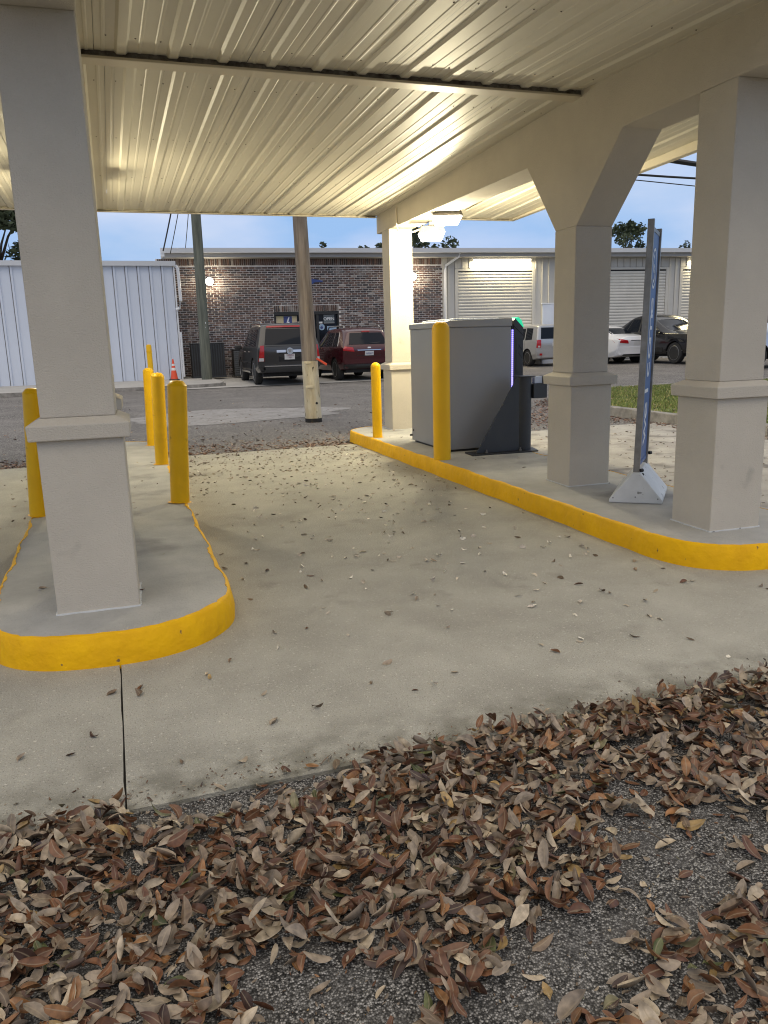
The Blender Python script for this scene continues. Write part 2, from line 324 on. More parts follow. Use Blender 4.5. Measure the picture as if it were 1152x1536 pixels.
# crack wandering off the right island
ck = MB(); pts = [(3.55, 3.42), (3.52, 3.28), (3.60, 3.15), (3.57, 3.0), (3.68, 2.86), (3.66, 2.7), (3.75, 2.55), (3.74, 2.36)]
for (a, b_), (c, d) in zip(pts, pts[1:]): ck.box(min(a, c), max(a, c) + .004, d, b_, -.002, .0025)
ck2 = MB()
vs = [(a - .002, b_, .0022) for a, b_ in pts] + [(a + .002, b_, .0022) for a, b_ in pts]; n = len(pts)
ck2.add(vs, [(i, i + 1, n + i + 1, n + i) for i in range(n - 1)])
tag(ck2.build('slab_crack', 'joint'), kind='structure')
# worn light patch in the lot
th = [2 * PI * i / 40 for i in range(40)]
pb = MB(); ring = [(2.3 + 2.2 * math.cos(a) * (1 + .12 * math.sin(5 * a) + .07 * math.sin(11 * a + 1)), 15.7 + 1.45 * math.sin(a) * (1 + .15 * math.sin(3 * a + 2))) for a in th]
pb.add([(x, y, zg(x, y) - .006) for x, y in ring], [tuple(range(40))]); tag(pb.build('worn_patch', 'asphalt_patch'), kind='structure')
# concrete parking apron and sidewalk
sheet('parking_apron', idn, fr(2.0, 10.8, 8), fr(24.75, 31.6, 6), lambda x, y: zg(x, y) + .004, 'concrete_walk')
wk = [(-45, 25.3), (1.6, 25.3), (2.7, 25.45), (3.3, 25.8), (3.5, 26.6), (3.5, 31.4), (2.2, 31.4), (2.2, 30.6), (-45, 30.6)]
sw_ = MB(); sw_.prism(wk, 'z', .0, lambda q: .225); tag(sw_.build('sidewalk', 'concrete_walk', bevel=.02), kind='structure')
tag(MB().prism([(-45, 25.22), (1.6, 25.22), (2.75, 25.37), (3.3, 25.62), (3.45, 25.75), (3.3, 25.79), (2.7, 25.44), (1.6, 25.29), (-45, 25.29)], 'z', .0, .215).build('sidewalk_kerb', 'kerb'), kind='structure')

# grass bed on the right with its kerb
bed = [(8.2, 8.2), (8.2, 12.6), (8.45, 14.2), (9.3, 15.6), (10.6, 16.3), (12.5, 16.5), (38, 16.5), (38, 5.2), (10.2, 5.2), (9.2, 5.5), (8.5, 6.2), (8.22, 7.2)]
def offset_poly(poly, d):
    o = []; n = len(poly)
    for i in range(n):
        p0, p1, p2 = (Vector(poly[i - 1]), Vector(poly[i]), Vector(poly[(i + 1) % n]))
        a = (p1 - p0).normalized(); b = (p2 - p1).normalized(); nn = Vector((-(a + b).y, (a + b).x)).normalized()
        o.append(tuple(p1 + nn * d / max(.5, nn.dot(Vector((-a.y, a.x))))))
    return o
inner = offset_poly(bed, -.16)
kb = MB(); n = len(bed)
base_i = tag(bpy.data.objects.new('grass_kerb', None), kind='structure'); COL.objects.link(base_i)
for i in range(n):   # individual kerb stones about 1.2 m long with joints
    a, b_, c, d = Vector(bed[i]), Vector(bed[(i + 1) % n]), Vector(inner[i]), Vector(inner[(i + 1) % n])
    ln = (b_ - a).length; m_ = max(1, round(ln / 1.5))
    if a.x > 30 and b_.x > 30: continue
    for j in range(m_):
        t0, t1 = j / m_ + .006 / ln, (j + 1) / m_ - .006 / ln
        if a.x > 12 and abs(a.y - b_.y) < .1 and t0 * ln > 16: continue
        q = [a.lerp(b_, t0), a.lerp(b_, t1), c.lerp(d, t1), c.lerp(d, t0)]
        hh = random.uniform(-.004, .004)
        MB().prism([tuple(w) for w in q], 'z', -.1, .15 + hh).build('kerb_stone', 'kerb', base_i, bevel=.012)
gs = MB().prism(inner, 'z', -.05, .115); tag(gs.build('grass_bed', 'soil'), kind='structure')

# ------------------------------------------------------------------ ISLANDS
def se_pt(cx, cy, a, b, t, e=2.6):
    c, s_ = math.cos(t), math.sin(t)
    return (cx + a * math.copysign(abs(c) ** (2 / e), c), cy + b * math.copysign(abs(s_) ** (2 / e), s_))
def island_outline(x0, x1, y0, y1, off=0, wob=0):
    cx = (x0 + x1) / 2; a = (x1 - x0) / 2 - off; b = .62 - off * .9; pts = []
    for i in range(61): pts.append(se_pt(cx, y0 + .62, a, b, PI + PI * i / 60, 2.35))
    for i in range(1, 150): pts.append((cx + a, y0 + .62 + (y1 - y0 - 1.24) * i / 150))
    for i in range(61): pts.append(se_pt(cx, y1 - .62, a, b, PI * i / 60, 2.35))
    for i in range(1, 150): pts.append((cx - a, y1 - .62 - (y1 - y0 - 1.24) * i / 150))
    if wob:
        r = random.Random(5); ph = [r.uniform(0, 6) for _ in range(3)]
        pts = [(x + wob * math.sin(y * 7 + ph[0]) + wob * .6 * math.sin(y * 17 + ph[1]) , y + wob * .6 * math.sin(x * 13 + ph[2])) for x, y in pts]
    return pts
def island(x0, x1, y0, y1):
    root = bpy.data.objects.new('traffic_island', None); COL.objects.link(root); tag(root, kind='structure'); root.location = ((x0 + x1) / 2, (y0 + y1) / 2, 0)
    o0 = island_outline(x0, x1, y0, y1, 0, .005); o1 = island_outline(x0, x1, y0, y1, .012, .005); o2 = island_outline(x0, x1, y0, y1, .022, .006); oi = island_outline(x0, x1, y0, y1, .035, .009)
    jr = random.Random(8); oi = [(x + jr.uniform(-.006, .006), y + jr.uniform(-.006, .006)) for x, y in oi]; o2 = [(x + jr.uniform(-.0025, .0025), y + jr.uniform(-.0025, .0025)) for x, y in o2]
    n = len(o0); b = MB()
    vs = [(x, y, -.02) for x, y in o0] + [(x + .004, y, .06) for x, y in o0] + [(x, y, .138) for x, y in o1] + [(x, y, .1505) for x, y in o2] + [(x, y, .1535 + random.uniform(-.001, .0012)) for x, y in oi] + [(x, y, .12) for x, y in oi]
    fs = [(k * n + i, k * n + (i + 1) % n, (k + 1) * n + (i + 1) % n, (k + 1) * n + i) for k in range(5) for i in range(n)]
    b.add(vs, fs); b.build('painted_kerb', 'yellow', root, smooth=True)
    t = MB(); t.prism(island_outline(x0, x1, y0, y1, .030, .009), 'z', .02, .15); t.build('island_top', 'concrete_isl', root)
    return root
island(-.70, .505, 3.53, 11.25)
island(3.125, 4.33, 3.50, 11.15)

# ------------------------------------------------------------------ CANOPY
can = thing('drive_through_canopy', (1.8, 7.2, 0), 'beige stucco drive-through canopy with ribbed metal ceiling over the lane', 'canopy')
SK = .0313
def cxr(y): return 3.695 + SK * (y - 4.09)
def cxl(y): return -.160 - .006 * (y - 4.12)
def column(cx, cy, ztop):
    b = MB(); r = -SK
    b.box(cx - .19, cx + .19, cy - .19, cy + .19, .15, .992, rot=r)
    b.box(cx - .165, cx + .165, cy - .165, cy + .165, 1.092, ztop, rot=r)
    col = b.build('column', 'stucco', can, bevel=.006)
    # band with sloped top
    q = MB(); ca, sa = math.cos(r), math.sin(r)
    def sq(h, z): return [(cx + x * ca - y * sa, cy + x * sa + y * ca, z) for x, y in ((-h, -h), (h, -h), (h, h), (-h, h))]
    vs = sq(.222, .992) + sq(.226, 1.062) + sq(.170, 1.092); fs = [(3, 2, 1, 0), (8, 9, 10, 11)]
    for k in range(2):
        for i in range(4): fs.append((k * 4 + i, k * 4 + (i + 1) % 4, (k + 1) * 4 + (i + 1) % 4, (k + 1) * 4 + i))
    q.add(vs, fs); o = q.build('band', 'stucco', can, bevel=.005); o.parent = col
    cb = MB(); rj = random.Random(int(cy * 10)); pts = []
    for (ax, ay), (bx_, by_) in (((-1, -1), (1, -1)), ((1, -1), (1, 1)), ((1, 1), (-1, 1)), ((-1, 1), (-1, -1))):
        for k in range(10): u = k / 10; h = .194 + rj.uniform(0, .008); X, Y = (ax + (bx_ - ax) * u) * h, (ay + (by_ - ay) * u) * h; pts.append((cx + X * ca - Y * sa, cy + X * sa + Y * ca))
    cb.prism(pts, 'z', .149, .157); cc = cb.build('base_caulk', 'white_plastic', can); cc.parent = col
    return col
def zsof(y): return 2.81 + .009 * (y - 4.2)
for cf in (cxr, cxl):
    for cy in (4.09, 10.66): column(cf(cy), cy, zsof(cy))
    column(cf(5.82), 5.82, 2.24)
    # beam outline in (y,z) with the two braces over the middle column
    out_ = [(3.15, 3.36), (3.15, zsof(3.15)), (5.06, zsof(5.06)), (5.655, 2.24), (5.985, 2.24), (6.50, zsof(6.5)), (11.06, zsof(11.06)), (11.06, 3.36)]
    b = MB(); b.prism(out_, 'x', lambda q: cf(q[0]) - .166, lambda q: cf(q[0]) + .166); b.build('beam', 'stucco', can, bevel=.006)
# ceiling profile over one 0.316 m pitch
def ceil_profile(x0, x1, phase, pitch=.316):
    xs = []; k0 = math.floor((x0 - phase) / pitch) - 1
    for k in range(k0, k0 + int((x1 - x0) / pitch) + 4):
        c = phase + k * pitch
        for dx, dz in ((-.042, 0), (-.026, -.016), (.026, -.016), (.042, 0), (.098, 0), (.105, -.003), (.118, -.003), (.125, 0), (.194, 0), (.201, -.003), (.214, -.003), (.221, 0)):
            xs.append((c + dx, dz))
    o = [p for p in xs if x0 < p[0] < x1]
    def at(x):
        for (a, za), (b_, zb) in zip(xs, xs[1:]):
            if a <= x <= b_: return za + (zb - za) * (x - a) / max(1e-6, b_ - a)
        return 0
    return [(x0, at(x0))] + o + [(x1, at(x1))]
def ceil_z(y): return 3.195 - .0165 * (y - 5.75) if y > 5.74 else 3.214 - .042 * (5.75 - y)
def ceiling_panels(x0, x1, y0, y1, phase, xmap=None):
    pitch = .316; k = 0; a = phase - .16
    while a > x0: a -= pitch * 3
    while a < x1 - .02:
        s0, s1 = max(a, x0), min(a + pitch * 3, x1)
        if s1 - s0 > .03:
            pr = ceil_profile(s0 + .0015, s1 - .0015, phase); ys = fr(y0, y1, 3); vs = []; dz = random.uniform(-.001, .001)
            b = MB(); n = len(pr)
            for j, y in enumerate(ys):
                for x, z in pr: vs.append(((xmap(x, y) if xmap else x), y, ceil_z(y) + z + dz + (.0015 if k % 2 else 0)))
            for j in range(3):
                for i in range(n - 1): b.f.append((j * n + i, j * n + i + 1, (j + 1) * n + i + 1, (j + 1) * n + i)); b.mi.append(0)
            b.v = vs; o = b.build('ceiling_panel', 'panel', can)
        a += pitch * 3; k += 1
XL = -4.05
rb = lambda x, y: x
ceiling_panels(-.02, 3.76, 5.75, 11.0, .31); ceiling_panels(-.02, 3.72, 3.12, 5.63, .25)
ceiling_panels(XL, -.30, 5.75, 11.0, .31); ceiling_panels(XL, -.30, 3.12, 5.63, .25)
def xm(x, y): t = (x - 3.85) / (5.30 - 3.85); xa = cxr(y) + .12; xf = 5.86 - .083 * (11.0 - y); return xa + (xf - xa) * t
ceiling_panels(3.86, 5.30, 5.75, 11.0, .31, xm); ceiling_panels(3.86, 5.30, 3.12, 5.63, .25, xm)
# seam trim and the dark gap above it
for xa, xb_ in ((.0, 3.60), (3.93, 5.30), (XL, -.33)):
    zc = ceil_z(5.76)
    b = MB(); b.box(xa, xb_, 5.625, 5.757, zc - .034, zc - .024).box(xa, xb_, 5.618, 5.6245, zc - .034, zc - .018)
    b.build('seam_trim', 'trim', can, bevel=.002)
    g = MB(); r = random.Random(3); N = int((xb_ - xa) / .03)
    vs = []
    for i in range(N + 1):
        x = xa + (xb_ - xa) * i / N
        vs += [(x, 5.628 + r.uniform(-.004, .003), zc - .022), (x, 5.634, zc + .0), (x, 5.640, zc + .05)]
    g.add(vs, [(3 * i + k, 3 * i + 3 + k, 3 * i + 4 + k, 3 * i + 1 + k) for i in range(N) for k in range(2)])
    tag(g.build('foam_filler', 'gapdark', can), kind='stuff')
# front panels hang a hair over: screws
scb = MB(); rr = random.Random(9)
def dot(b, x, y, z, r=.006):
    vs = [(x + r * math.cos(t * PI / 3), y + r * math.sin(t * PI / 3), z) for t in range(6)] + [(x, y, z - .005)]
    b.add(vs, [(i, (i + 1) % 6, 6) for i in range(6)])
for (y, ph) in ((3.6, .25), (4.25, .25), (5.35, .25), (6.15, .31), (7.6, .31), (9.1, .31), (10.4, .31)):
    for k in range(-13, 18):
        for dx in (-.085, .085):
            x = ph + k * .316 + dx + rr.uniform(-.01, .01); yy = y + rr.uniform(-.03, .03)
            if (XL < x < -.38 or .06 < x < cxr(y) - .2 or cxr(y) + .2 < x < 5.2) and rr.random() > .2:
                dot(scb, x, yy, ceil_z(yy) - .0005, .0065)
tag(scb.build('screw', 'screw', can), kind='stuff')
# fascias
b = MB(); b.box(.02, 3.72, 11.0, 11.03, 3.08, 3.30).box(.02, 3.72, 10.95, 11.0, 3.08, 3.086); b.build('fascia', 'trim', can, bevel=.002)
b = MB(); b.box(XL, -.14, 11.0, 11.03, 3.08, 3.30).box(XL, -.14, 10.95, 11.0, 3.08, 3.086); b.build('fascia', 'trim', can)
b = MB(); b.box(4.09, 5.86, 11.0, 11.03, 3.08, 3.30).box(4.09, 5.80, 10.95, 11.0, 3.08, 3.086); b.build('fascia', 'trim', can)
b = MB(); b.prism([(5.865, 11.03), (5.895, 11.03), (5.24, 3.10), (5.21, 3.10)], 'z', 3.08, 3.30).prism([(5.82, 10.99), (5.865, 10.99), (5.21, 3.12), (5.165, 3.12)], 'z', 3.08, 3.086); b.build('fascia', 'trim', can)
b = MB(); b.box(XL - .03, 5.21, 3.08, 3.11, 3.04, 3.34); b.build('fascia', 'trim', can)
b = MB(); b.box(XL - .03, XL, 3.11, 11.03, 3.06, 3.34); b.build('fascia', 'trim', can)
b = MB(); b.prism([(XL - .05, 3.05), (5.30, 3.05), (5.95, 11.1), (XL - .05, 11.1)], 'z', 3.362, 3.50); b.build('light_block_roof', 'grey_trim', can)  # unseen top sheet, added so light does not leak through the ceiling
b = MB()   # ragged dark closure strip behind the rear eave trim
for xa, xb_ in ((.03, 3.70), (XL, -.2), (4.1, 5.80)): b.box(xa, xb_, 10.985, 10.998, 3.088, 3.10)
b.build('eave_closure', 'gapdark', can)
# conduit down the beam to the lamps
b = MB(); xf = cxr(10.1) - .178
b.tube([(xf, 10.12, 3.09), (xf, 10.12, 2.86), (xf + .02, 10.12, 2.80), (3.80, 10.2, 2.775), (3.98, 10.25, 2.80), (4.10, 10.2, 2.84)], .011)
b.build('conduit', 'trim', can, smooth=True)
b = MB(); b.tube([(4.06, 9.7, 2.835), (4.03, 9.1, 2.85)], .012); b.build('conduit', 'trim', can, smooth=True); b = MB(); b.tube([(4.05, 8.75, 2.84), (4.35, 8.4, 3.02), (4.5, 8.2, 3.12)], .010); b.build('conduit', 'trim', can, smooth=True)

# ------------------------------------------------------------------ LAMPS UNDER THE CANOPY
def lamp_unit(loc, label, rz, energy, group='floodlights under the canopy', tilt=0, w=.20):
    t = thing('floodlight', loc, label, 'lamp', group, rz); t.rotation_euler = (tilt, 0, rz)
    b = MB(); b.add([(-w, -.12, -.01), (w, -.12, -.01), (w, .12, -.01), (-w, .12, -.01), (-w * .8, -.09, .075), (w * .8, -.09, .075), (w * .8, .09, .075), (-w * .8, .09, .075)], [(0, 1, 2, 3), (4, 5, 6, 7), (0, 1, 5, 4), (1, 2, 6, 5), (2, 3, 7, 6), (3, 0, 4, 7)])
    b.build('housing', 'fixture', t, world=False, bevel=.006)
    b = MB(); b.add([(-w * .95, -.11, -.012), (w * .95, -.11, -.012), (w * .95, .11, -.012), (-w * .95, .11, -.012), (-w * .72, -.08, -.10), (w * .72, -.08, -.10), (w * .72, .08, -.10), (-w * .72, .08, -.10)], [(0, 1, 2, 3), (4, 5, 6, 7), (0, 1, 5, 4), (1, 2, 6, 5), (2, 3, 7, 6), (3, 0, 4, 7)])
    b.build('lens', 'lens', t, world=False, bevel=.012)
    b = MB(); b.box(-.03, .03, -.03, .03, .0755, .13); b.build('mount', 'fixture', t, world=False)
    ld = bpy.data.lights.new('lamp_light', 'POINT'); ld.energy = energy; ld.color = (1, .88, .58); ld.shadow_soft_size = .06
    lo = bpy.data.objects.new('lamp_light', ld); COL.objects.link(lo); lo.parent = t; lo.location = (0, 0, -.20)
    return t
lamp_unit((4.02, 9.70, 2.72), 'lower of the two glaring floodlights at the far right column', -.3, 130, w=.17)
lamp_unit((3.93, 9.0, 2.815), 'upper of the two glaring floodlights, hung under the beam near the far right column', -.3, 130, w=.18)
lamp_unit((-.24, 8.85, 2.765), 'floodlight under the left beam, hidden behind the near left column', .3, 85)

# ------------------------------------------------------------------ BOLLARDS
def bollard(x, y, top, r, label, cap='dome', z0=.15, mat='bollard', lean=0, paint_ring=True):
    t = thing('bollard', (x, y, z0), label, 'bollard', 'yellow bollards on the islands')
    h = top - z0
    if cap == 'dome': prof = [(r, 0), (r, h - r * .9)] + [(r * math.cos(a), h - r * .9 + r * .9 * math.sin(a)) for a in [PI / 2 * i / 8 for i in range(1, 8)]] + [(.002, h)]
    else: prof = [(r, 0), (r, h - r * .62), (r * 1.02, h - r * .60), (r * .97, h - r * .5), (r * .66, h - r * .12), (r * .45, h - .004), (.004, h)]
    b = MB(); b.lathe(prof, (0, 0, 0), 28); o = b.build('sleeve' if cap == 'dome' else 'post', mat, t, smooth=True, world=False)
    t.rotation_euler = (0, lean, 0)
    if paint_ring:
        b = MB(); vs = []; n = 24
        for k, (ra, z) in enumerate(((r * .98, .0035), (r * 1.22, .003))):
            for i in range(n): a = 2 * PI * i / n; q = ra * (1 + (.12 * math.sin(3 * a + x * 9) if k else 0)); vs.append((q * math.cos(a), q * math.sin(a), z))
        b.add(vs, [(i, (i + 1) % n, n + (i + 1) % n, n + i) for i in range(n)]); b.build('paint_ring', mat, t, world=False)
    return t
bollard(3.235, 7.60, 1.575, .091, 'tall thick yellow bollard in front of the grey cash machine', 'dome', mat='bollard_cover', paint_ring=False)
bollard(3.25, 9.80, 1.125, .064, 'short yellow bollard at the far end of the right island', 'dome')
bollard(.435, 6.52, 1.14, .076, 'nearest yellow bollard on the lane edge of the left island', 'facet', lean=.055)
bollard(.43, 8.80, 1.135, .070, 'middle yellow bollard of the row on the left island', 'facet', lean=.035)
bollard(.42, 10.60, 1.145, .066, 'farthest yellow bollard of the row on the left island', 'facet', lean=.03)
bollard(-.632, 6.48, 1.13, .070, 'leftmost yellow bollard, beside the near left column', 'facet', lean=.06)
t = thing('marker_post', (1.09, 23.9, .1), 'thin yellow post beyond the left island in front of the white wall', 'post')
b = MB(); b.lathe([(.075, 0), (.075, 1.32), (.06, 1.37), (.005, 1.38)], (0, 0, 0), 14); b.build('post', 'bollard', t, smooth=True, world=False)
b = MB(); b.lathe([(.080, 1.15), (.080, 1.20)], (0, 0, 0), 14); b.build('ring', 'bollard_cover', t, smooth=True, world=False)

# ------------------------------------------------------------------ CASH MACHINE
atm = thing('cash_machine', (3.9, 8.6, .15), 'big grey cash machine cabinet with blue light strip and green lit corner', 'cash machine')
x0, x1, y0, y1 = 3.49, 4.275, 8.03, 9.15
MB().box(x0, x1, y0, y1, .175, 1.515).build('cabinet', 'atm', atm, bevel=.008)
MB().box(x0 + .03, x1 - .03, y0 + .03, y1 - .03, .15, .1745).build('plinth', 'blackplastic', atm)
MB().prism([(x0 - .012, 1.516), (x0 - .012, 1.576), (x0 + .03, 1.590), (x1 + .005, 1.602), (x1 + .005, 1.516)], 'y', y0 - .012, y1 + .012).build('lid', 'atm', atm, bevel=.006)
MB().box(x0 + .12, x1 - .1, y0 + .1, y1 - .1, 1.590, 1.612).build('lid_cap', 'white_metal', atm, bevel=.01)
MB().box(x1 + .0055, x1 + .026, y0 + .0, y1, .5, 1.535).build('light_channel', 'blackframe', atm)
for k in range(40):
    z = .62 + k * .0215
    if .80 < z < .83: continue
    if k == 0: led0 = MB().box(x1 + .004, x1 + .024, y0 - .004, y0 - .0005, z, z + .018).build('led', 'blue_led', atm); lz = z
    else: inst(led0, atm, (0, 0, z - lz))
MB().prism([(x1 + .027, .78), (x1 + .027, 1.575), (x1 + .045, 1.600), (x1 + .148, 1.497), (x1 + .148, .97), (x1 + .05, .80)], 'y', y0 - .01, y1 + .01).build('bezel', 'atm_dark', atm, bevel=.006)
MB().prism([(x1 + .050, 1.604), (x1 + .085, 1.612), (x1 + .125, 1.575), (x1 + .152, 1.505), (x1 + .148, 1.502)], 'y', y0 - .013, y0 + .13).build('corner_light', 'green_led', atm, bevel=.004)
MB().prism([(x1 + .055, .99), (x1 + .055, 1.37), (x1 + .068, 1.385), (x1 + .140, 1.385), (x1 + .140, .99)], 'y', y0 - .016, y0 - .0105).build('side_plate', 'guard', atm, bevel=.002)
for (za, zb) in ((1.31, 1.25), (1.22, 1.16)):
    MB().prism([(x1 + .085, za), (x1 + .130, zb), (x1 + .130, zb - .005), (x1 + .085, za - .005)], 'y', y0 - .019, y0 - .0165).build('groove', 'seam', atm)
MB().prism([(x1 + .027, 1.52), (x1 + .149, 1.41), (x1 + .149, 1.40), (x1 + .027, 1.51)], 'y', y0 - .0125, y0 - .0103).build('groove', 'seam', atm)
MB().lathe([(.013, 0), (.013, .006)], (x0 + .0, y0 + .0, 0), 12, 'x').v
MB().lathe([(.016, -.006), (.016, .0)], (x0, y1 - .06, .30), 12, 'x').build('lock', 'blackplastic', atm)
MB().lathe([(.012, -.03), (.012, .0)], (x0, y1 - .01, .235), 10, 'x').build('bolt', 'blackplastic', atm)
# steel guard in front of it
gd = thing('steel_guard', (4.05, 7.70, .15), 'charcoal steel guard post with triangular plate beside the cash machine', 'guard')
MB().prism([(3.60, 7.62), (4.38, 7.58), (4.46, 7.86), (3.62, 7.86)], 'z', .151, .166).build('base_plate', 'blackplastic', gd, bevel=.002)
MB().prism([(3.675, .167), (4.195, .167), (4.195, .965), (4.165, .965)], 'y', 7.685, 7.697).build('gusset', 'guard', gd, bevel=.002)
MB().lathe([(.078, 0), (.078, .80)], (4.285, 7.74, .167), 28).build('post', 'guard', gd, smooth=True)
MB().box(4.19, 4.37, 7.64, 7.84, .9675, .977).build('cap', 'guard', gd, bevel=.003)
MB().box(4.36, 4.525, 7.66, 7.84, .73, .885).build('arm', 'guard', gd, bevel=.004)
for x, y in ((3.79, 7.665), (4.20, 7.660), (4.17, 7.80)):
    MB().lathe([(.016, 0), (.016, .014), (.009, .015), (.009, .035)], (x, y, .1665), 6).build('anchor_bolt', 'fixture', gd)
MB().box(4.40, 4.50, 7.72, 7.78, .887, .965).build('reader_box', 'white_metal', gd, bevel=.006)
MB().box(4.502, 4.525, 7.70, 7.80, .887, .968).build('reader_cover', 'blackplastic', gd, bevel=.003)

# ------------------------------------------------------------------ WELCOME SIGN
sg = thing('banner_sign', (3.84, 5.0, .15), 'narrow blue welcome banner sign in a white wedge foot between the right columns', 'sign')
dv = Vector((.690, .724)); dv.normalize(); nv = Vector((dv.y, -dv.x))       # nv faces the lane side / camera
P = Vector((3.645, 4.865)); lean = .045                                          # near post foot
def SP(a, c, z):   # a along the sign, c out of the face, z up
    q = P + dv * a + nv * c; return (q.x + (z - .35) * .022, q.y, z)
PW = .50
def sbox(a0, a1, c0, c1, z0, z1):
    b = MB(); vs = [SP(a, c, z) for z in (z0, z1) for c in (c0, c1) for a in (a0, a1)]
    return b.add(vs, [(0, 2, 3, 1), (4, 5, 7, 6), (0, 1, 5, 4), (2, 6, 7, 3), (0, 4, 6, 2), (1, 3, 7, 5)])
sbox(-.02, .02, -.022, .022, .335, 2.178).build('post', 'alu', sg, bevel=.002)
sbox(PW - .02, PW + .02, -.022, .022, .30, 2.165).build('post', 'alu', sg, bevel=.002)
sbox(.021, PW - .021, -.008, .008, .45, 2.105).build('panel', 'signblue', sg)
sbox(.021, PW - .021, -.012, .012, 2.106, 2.135).build('rail', 'alu', sg)
sbox(.021, PW - .021, -.012, .012, .42, .449).build('rail', 'signblue', sg)
# lettering reads upward, tops of the letters towards the near post
def sign_mtx(a, z, off=.0085):
    o = P + dv * a + nv * off; o.x += (z - .35) * .022
    ex = Vector((.022, 0, 1)); ey = Vector((-dv.x, -dv.y, 0)); ez = Vector((nv.x, nv.y, 0))
    m = Matrix(((ex.x, ey.x, ez.x, o.x - sg.location.x), (ex.y, ey.y, ez.y, o.y - sg.location.y), (ex.z, ey.z, ez.z, z - sg.location.z), (0, 0, 0, 1)))
    return m
for k, chh in enumerate('welcome'):
    lettering('letter', chh, .30, 'white', sg, sign_mtx(.25, .66 + k * .155), .0015, 1.0)
b = MB(); n = 28; cz = 1.86
def ringpts(r0, r1, a0, a1, oa, oz, ra=1):
    vs = []; m = 22
    for i in range(m + 1):
        t = a0 + (a1 - a0) * i / m
        for r in (r0, r1): vs.append(SP(.25 + oa + r * math.cos(t) * ra, .0105, cz + oz + r * math.sin(t)))
    return vs, [(2 * i, 2 * i + 1, 2 * i + 3, 2 * i + 2) for i in range(m)]
for args in ((.125, .145, 0, 2 * PI, 0, 0), (.045, .066, -PI * .75, PI * .5, 0, -.035), (.045, .066, PI * .5, PI * 1.6, 0, .035)):
    v_, f_q = ringpts(*args); b.add(v_, f_q)
b.build('logo', 'white', sg)
b = MB()   # small clamps
for a, z in ((-.02, .40), (.50, .46), (.02, .36)):
    q = SP(a, .03, z); b.lathe([(.014, 0), (.014, .02)], q, 8, 'x'); b.build('knob', 'blackplastic', sg); b = MB()
# wedge foot
def FP(a, c, z): q = Vector((3.47, 4.95)) + Vector((.305, -.232)) / .383 * c + Vector((.41, .46)) / .616 * a; return (q.x, q.y, z)
prof = [(0, .152), (.383, .152), (.383, .178), (.215, .385), (.165, .385), (0, .178)]
b = MB(); n = len(prof); vs = [FP(0, c, z) for c, z in prof] + [FP(.60, c, z) for c, z in prof]
b.add(vs, [tuple(range(n))[::-1], tuple(range(n, 2 * n))] + [(i, (i + 1) % n, n + (i + 1) % n, n + i) for i in range(n)])
b.build('foot', 'white_plastic', sg, bevel=.008)
for c, z in ((.03, .19), (.19, .20), (.35, .19)):
    q = FP(-.002, c, z); MB().lathe([(.005, -.002), (.005, .002)], q, 6, 'y').build('rivet', 'fixture', sg)

# ------------------------------------------------------------------ WHITE METAL BUILDING (left)
wb = thing('metal_shed', (-8, 30.02, .2), 'long white ribbed metal building behind the left column', 'building')
def rib_panel(x0, x1, y, z0, z1, pitch, depth=.055, ribs=1):
    """one sheet with a trapezoid rib at its left edge, facing -y"""
    b = MB(); pr = []; 
    for k in range(ribs):
        a = x0 + k * pitch
        pr += [(a, 0), (a + .012, -depth), (a + .07, -depth), (a + .082, 0)]
    pr += [(x1, 0)]
    vs = [(x, y + d, z) for z in (z0, z1) for x, d in pr]; n = len(pr)
    return b.add(vs, [(i, i + 1, n + i + 1, n + i) for i in range(n - 1)])
pw = .41; N = 28; xr = 2.44
p0 = None
for k in range(N):
    xa = xr - (k + 1) * pw
    if p0 is None: p0 = rib_panel(xa, xa + pw - .022, 30.0, .215, 4.2, pw).build('wall_panel', 'white_metal', wb); xp = xa
    else: inst(p0, wb, (xa - xp, 0, 0))
MB().box(xr - N * pw, xr - .001, 30.03, 36, .2, 4.18).build('wall', 'grey_trim', wb)
MB().box(xr, xr + .05, 29.95, 30.1, .205, 4.18).build('corner_trim', 'white_trim', wb)
MB().box(xr - N * pw, xr + .07, 29.86, 36, 4.201, 4.26).build('roof', 'white_trim', wb)
MB().prism([(29.85, 4.20), (29.81, 4.36), (29.97, 4.36), (29.97, 4.262), (29.87, 4.262), (29.87, 4.20)], 'x', xr - N * pw, xr + .09).build('gutter', 'white_trim', wb)
b = MB(); b.tube([(xr + .10, 29.93, 4.22), (xr + .16, 29.93, 4.1), (xr + .18, 29.93, 3.0), (xr + .12, 29.93, 2.75), (xr + .0, 29.93, 2.68)], .055, 8); b.build('downpipe', 'white_trim', wb, smooth=True)
b = MB(); b.tube([(xr + .09, 29.93, 1.9), (xr + .09, 29.93, .3)], .035, 8); b.build('pipe', 'white_trim', wb, smooth=True)

# ------------------------------------------------------------------ BRICK + METAL BUILDING (own frame, skewed)
bb = thing('brick_workshop', (2.5, 31.5, 0), 'brick shop front with grey metal garage wing and roll-up doors', 'building', rz=math.atan2(-1.7, 22.4))
def BB(mb, name, mat, **k): return mb.build(name, mat, k.pop('parent', bb), world=False, **k)
BW = 10.70; WT = 4.60
DX0, DX1, DZ = 3.74, 6.34, 2.60      # shop opening
BB(MB().box(-.55, DX0, .012, .3, -.1, WT).box(DX1, BW, .012, .3, -.1, WT).box(DX0 + .001, DX1 - .001, .012, .3, DZ, WT), 'mortar_wall', 'mortar')
bpy.context.view_layer.update()
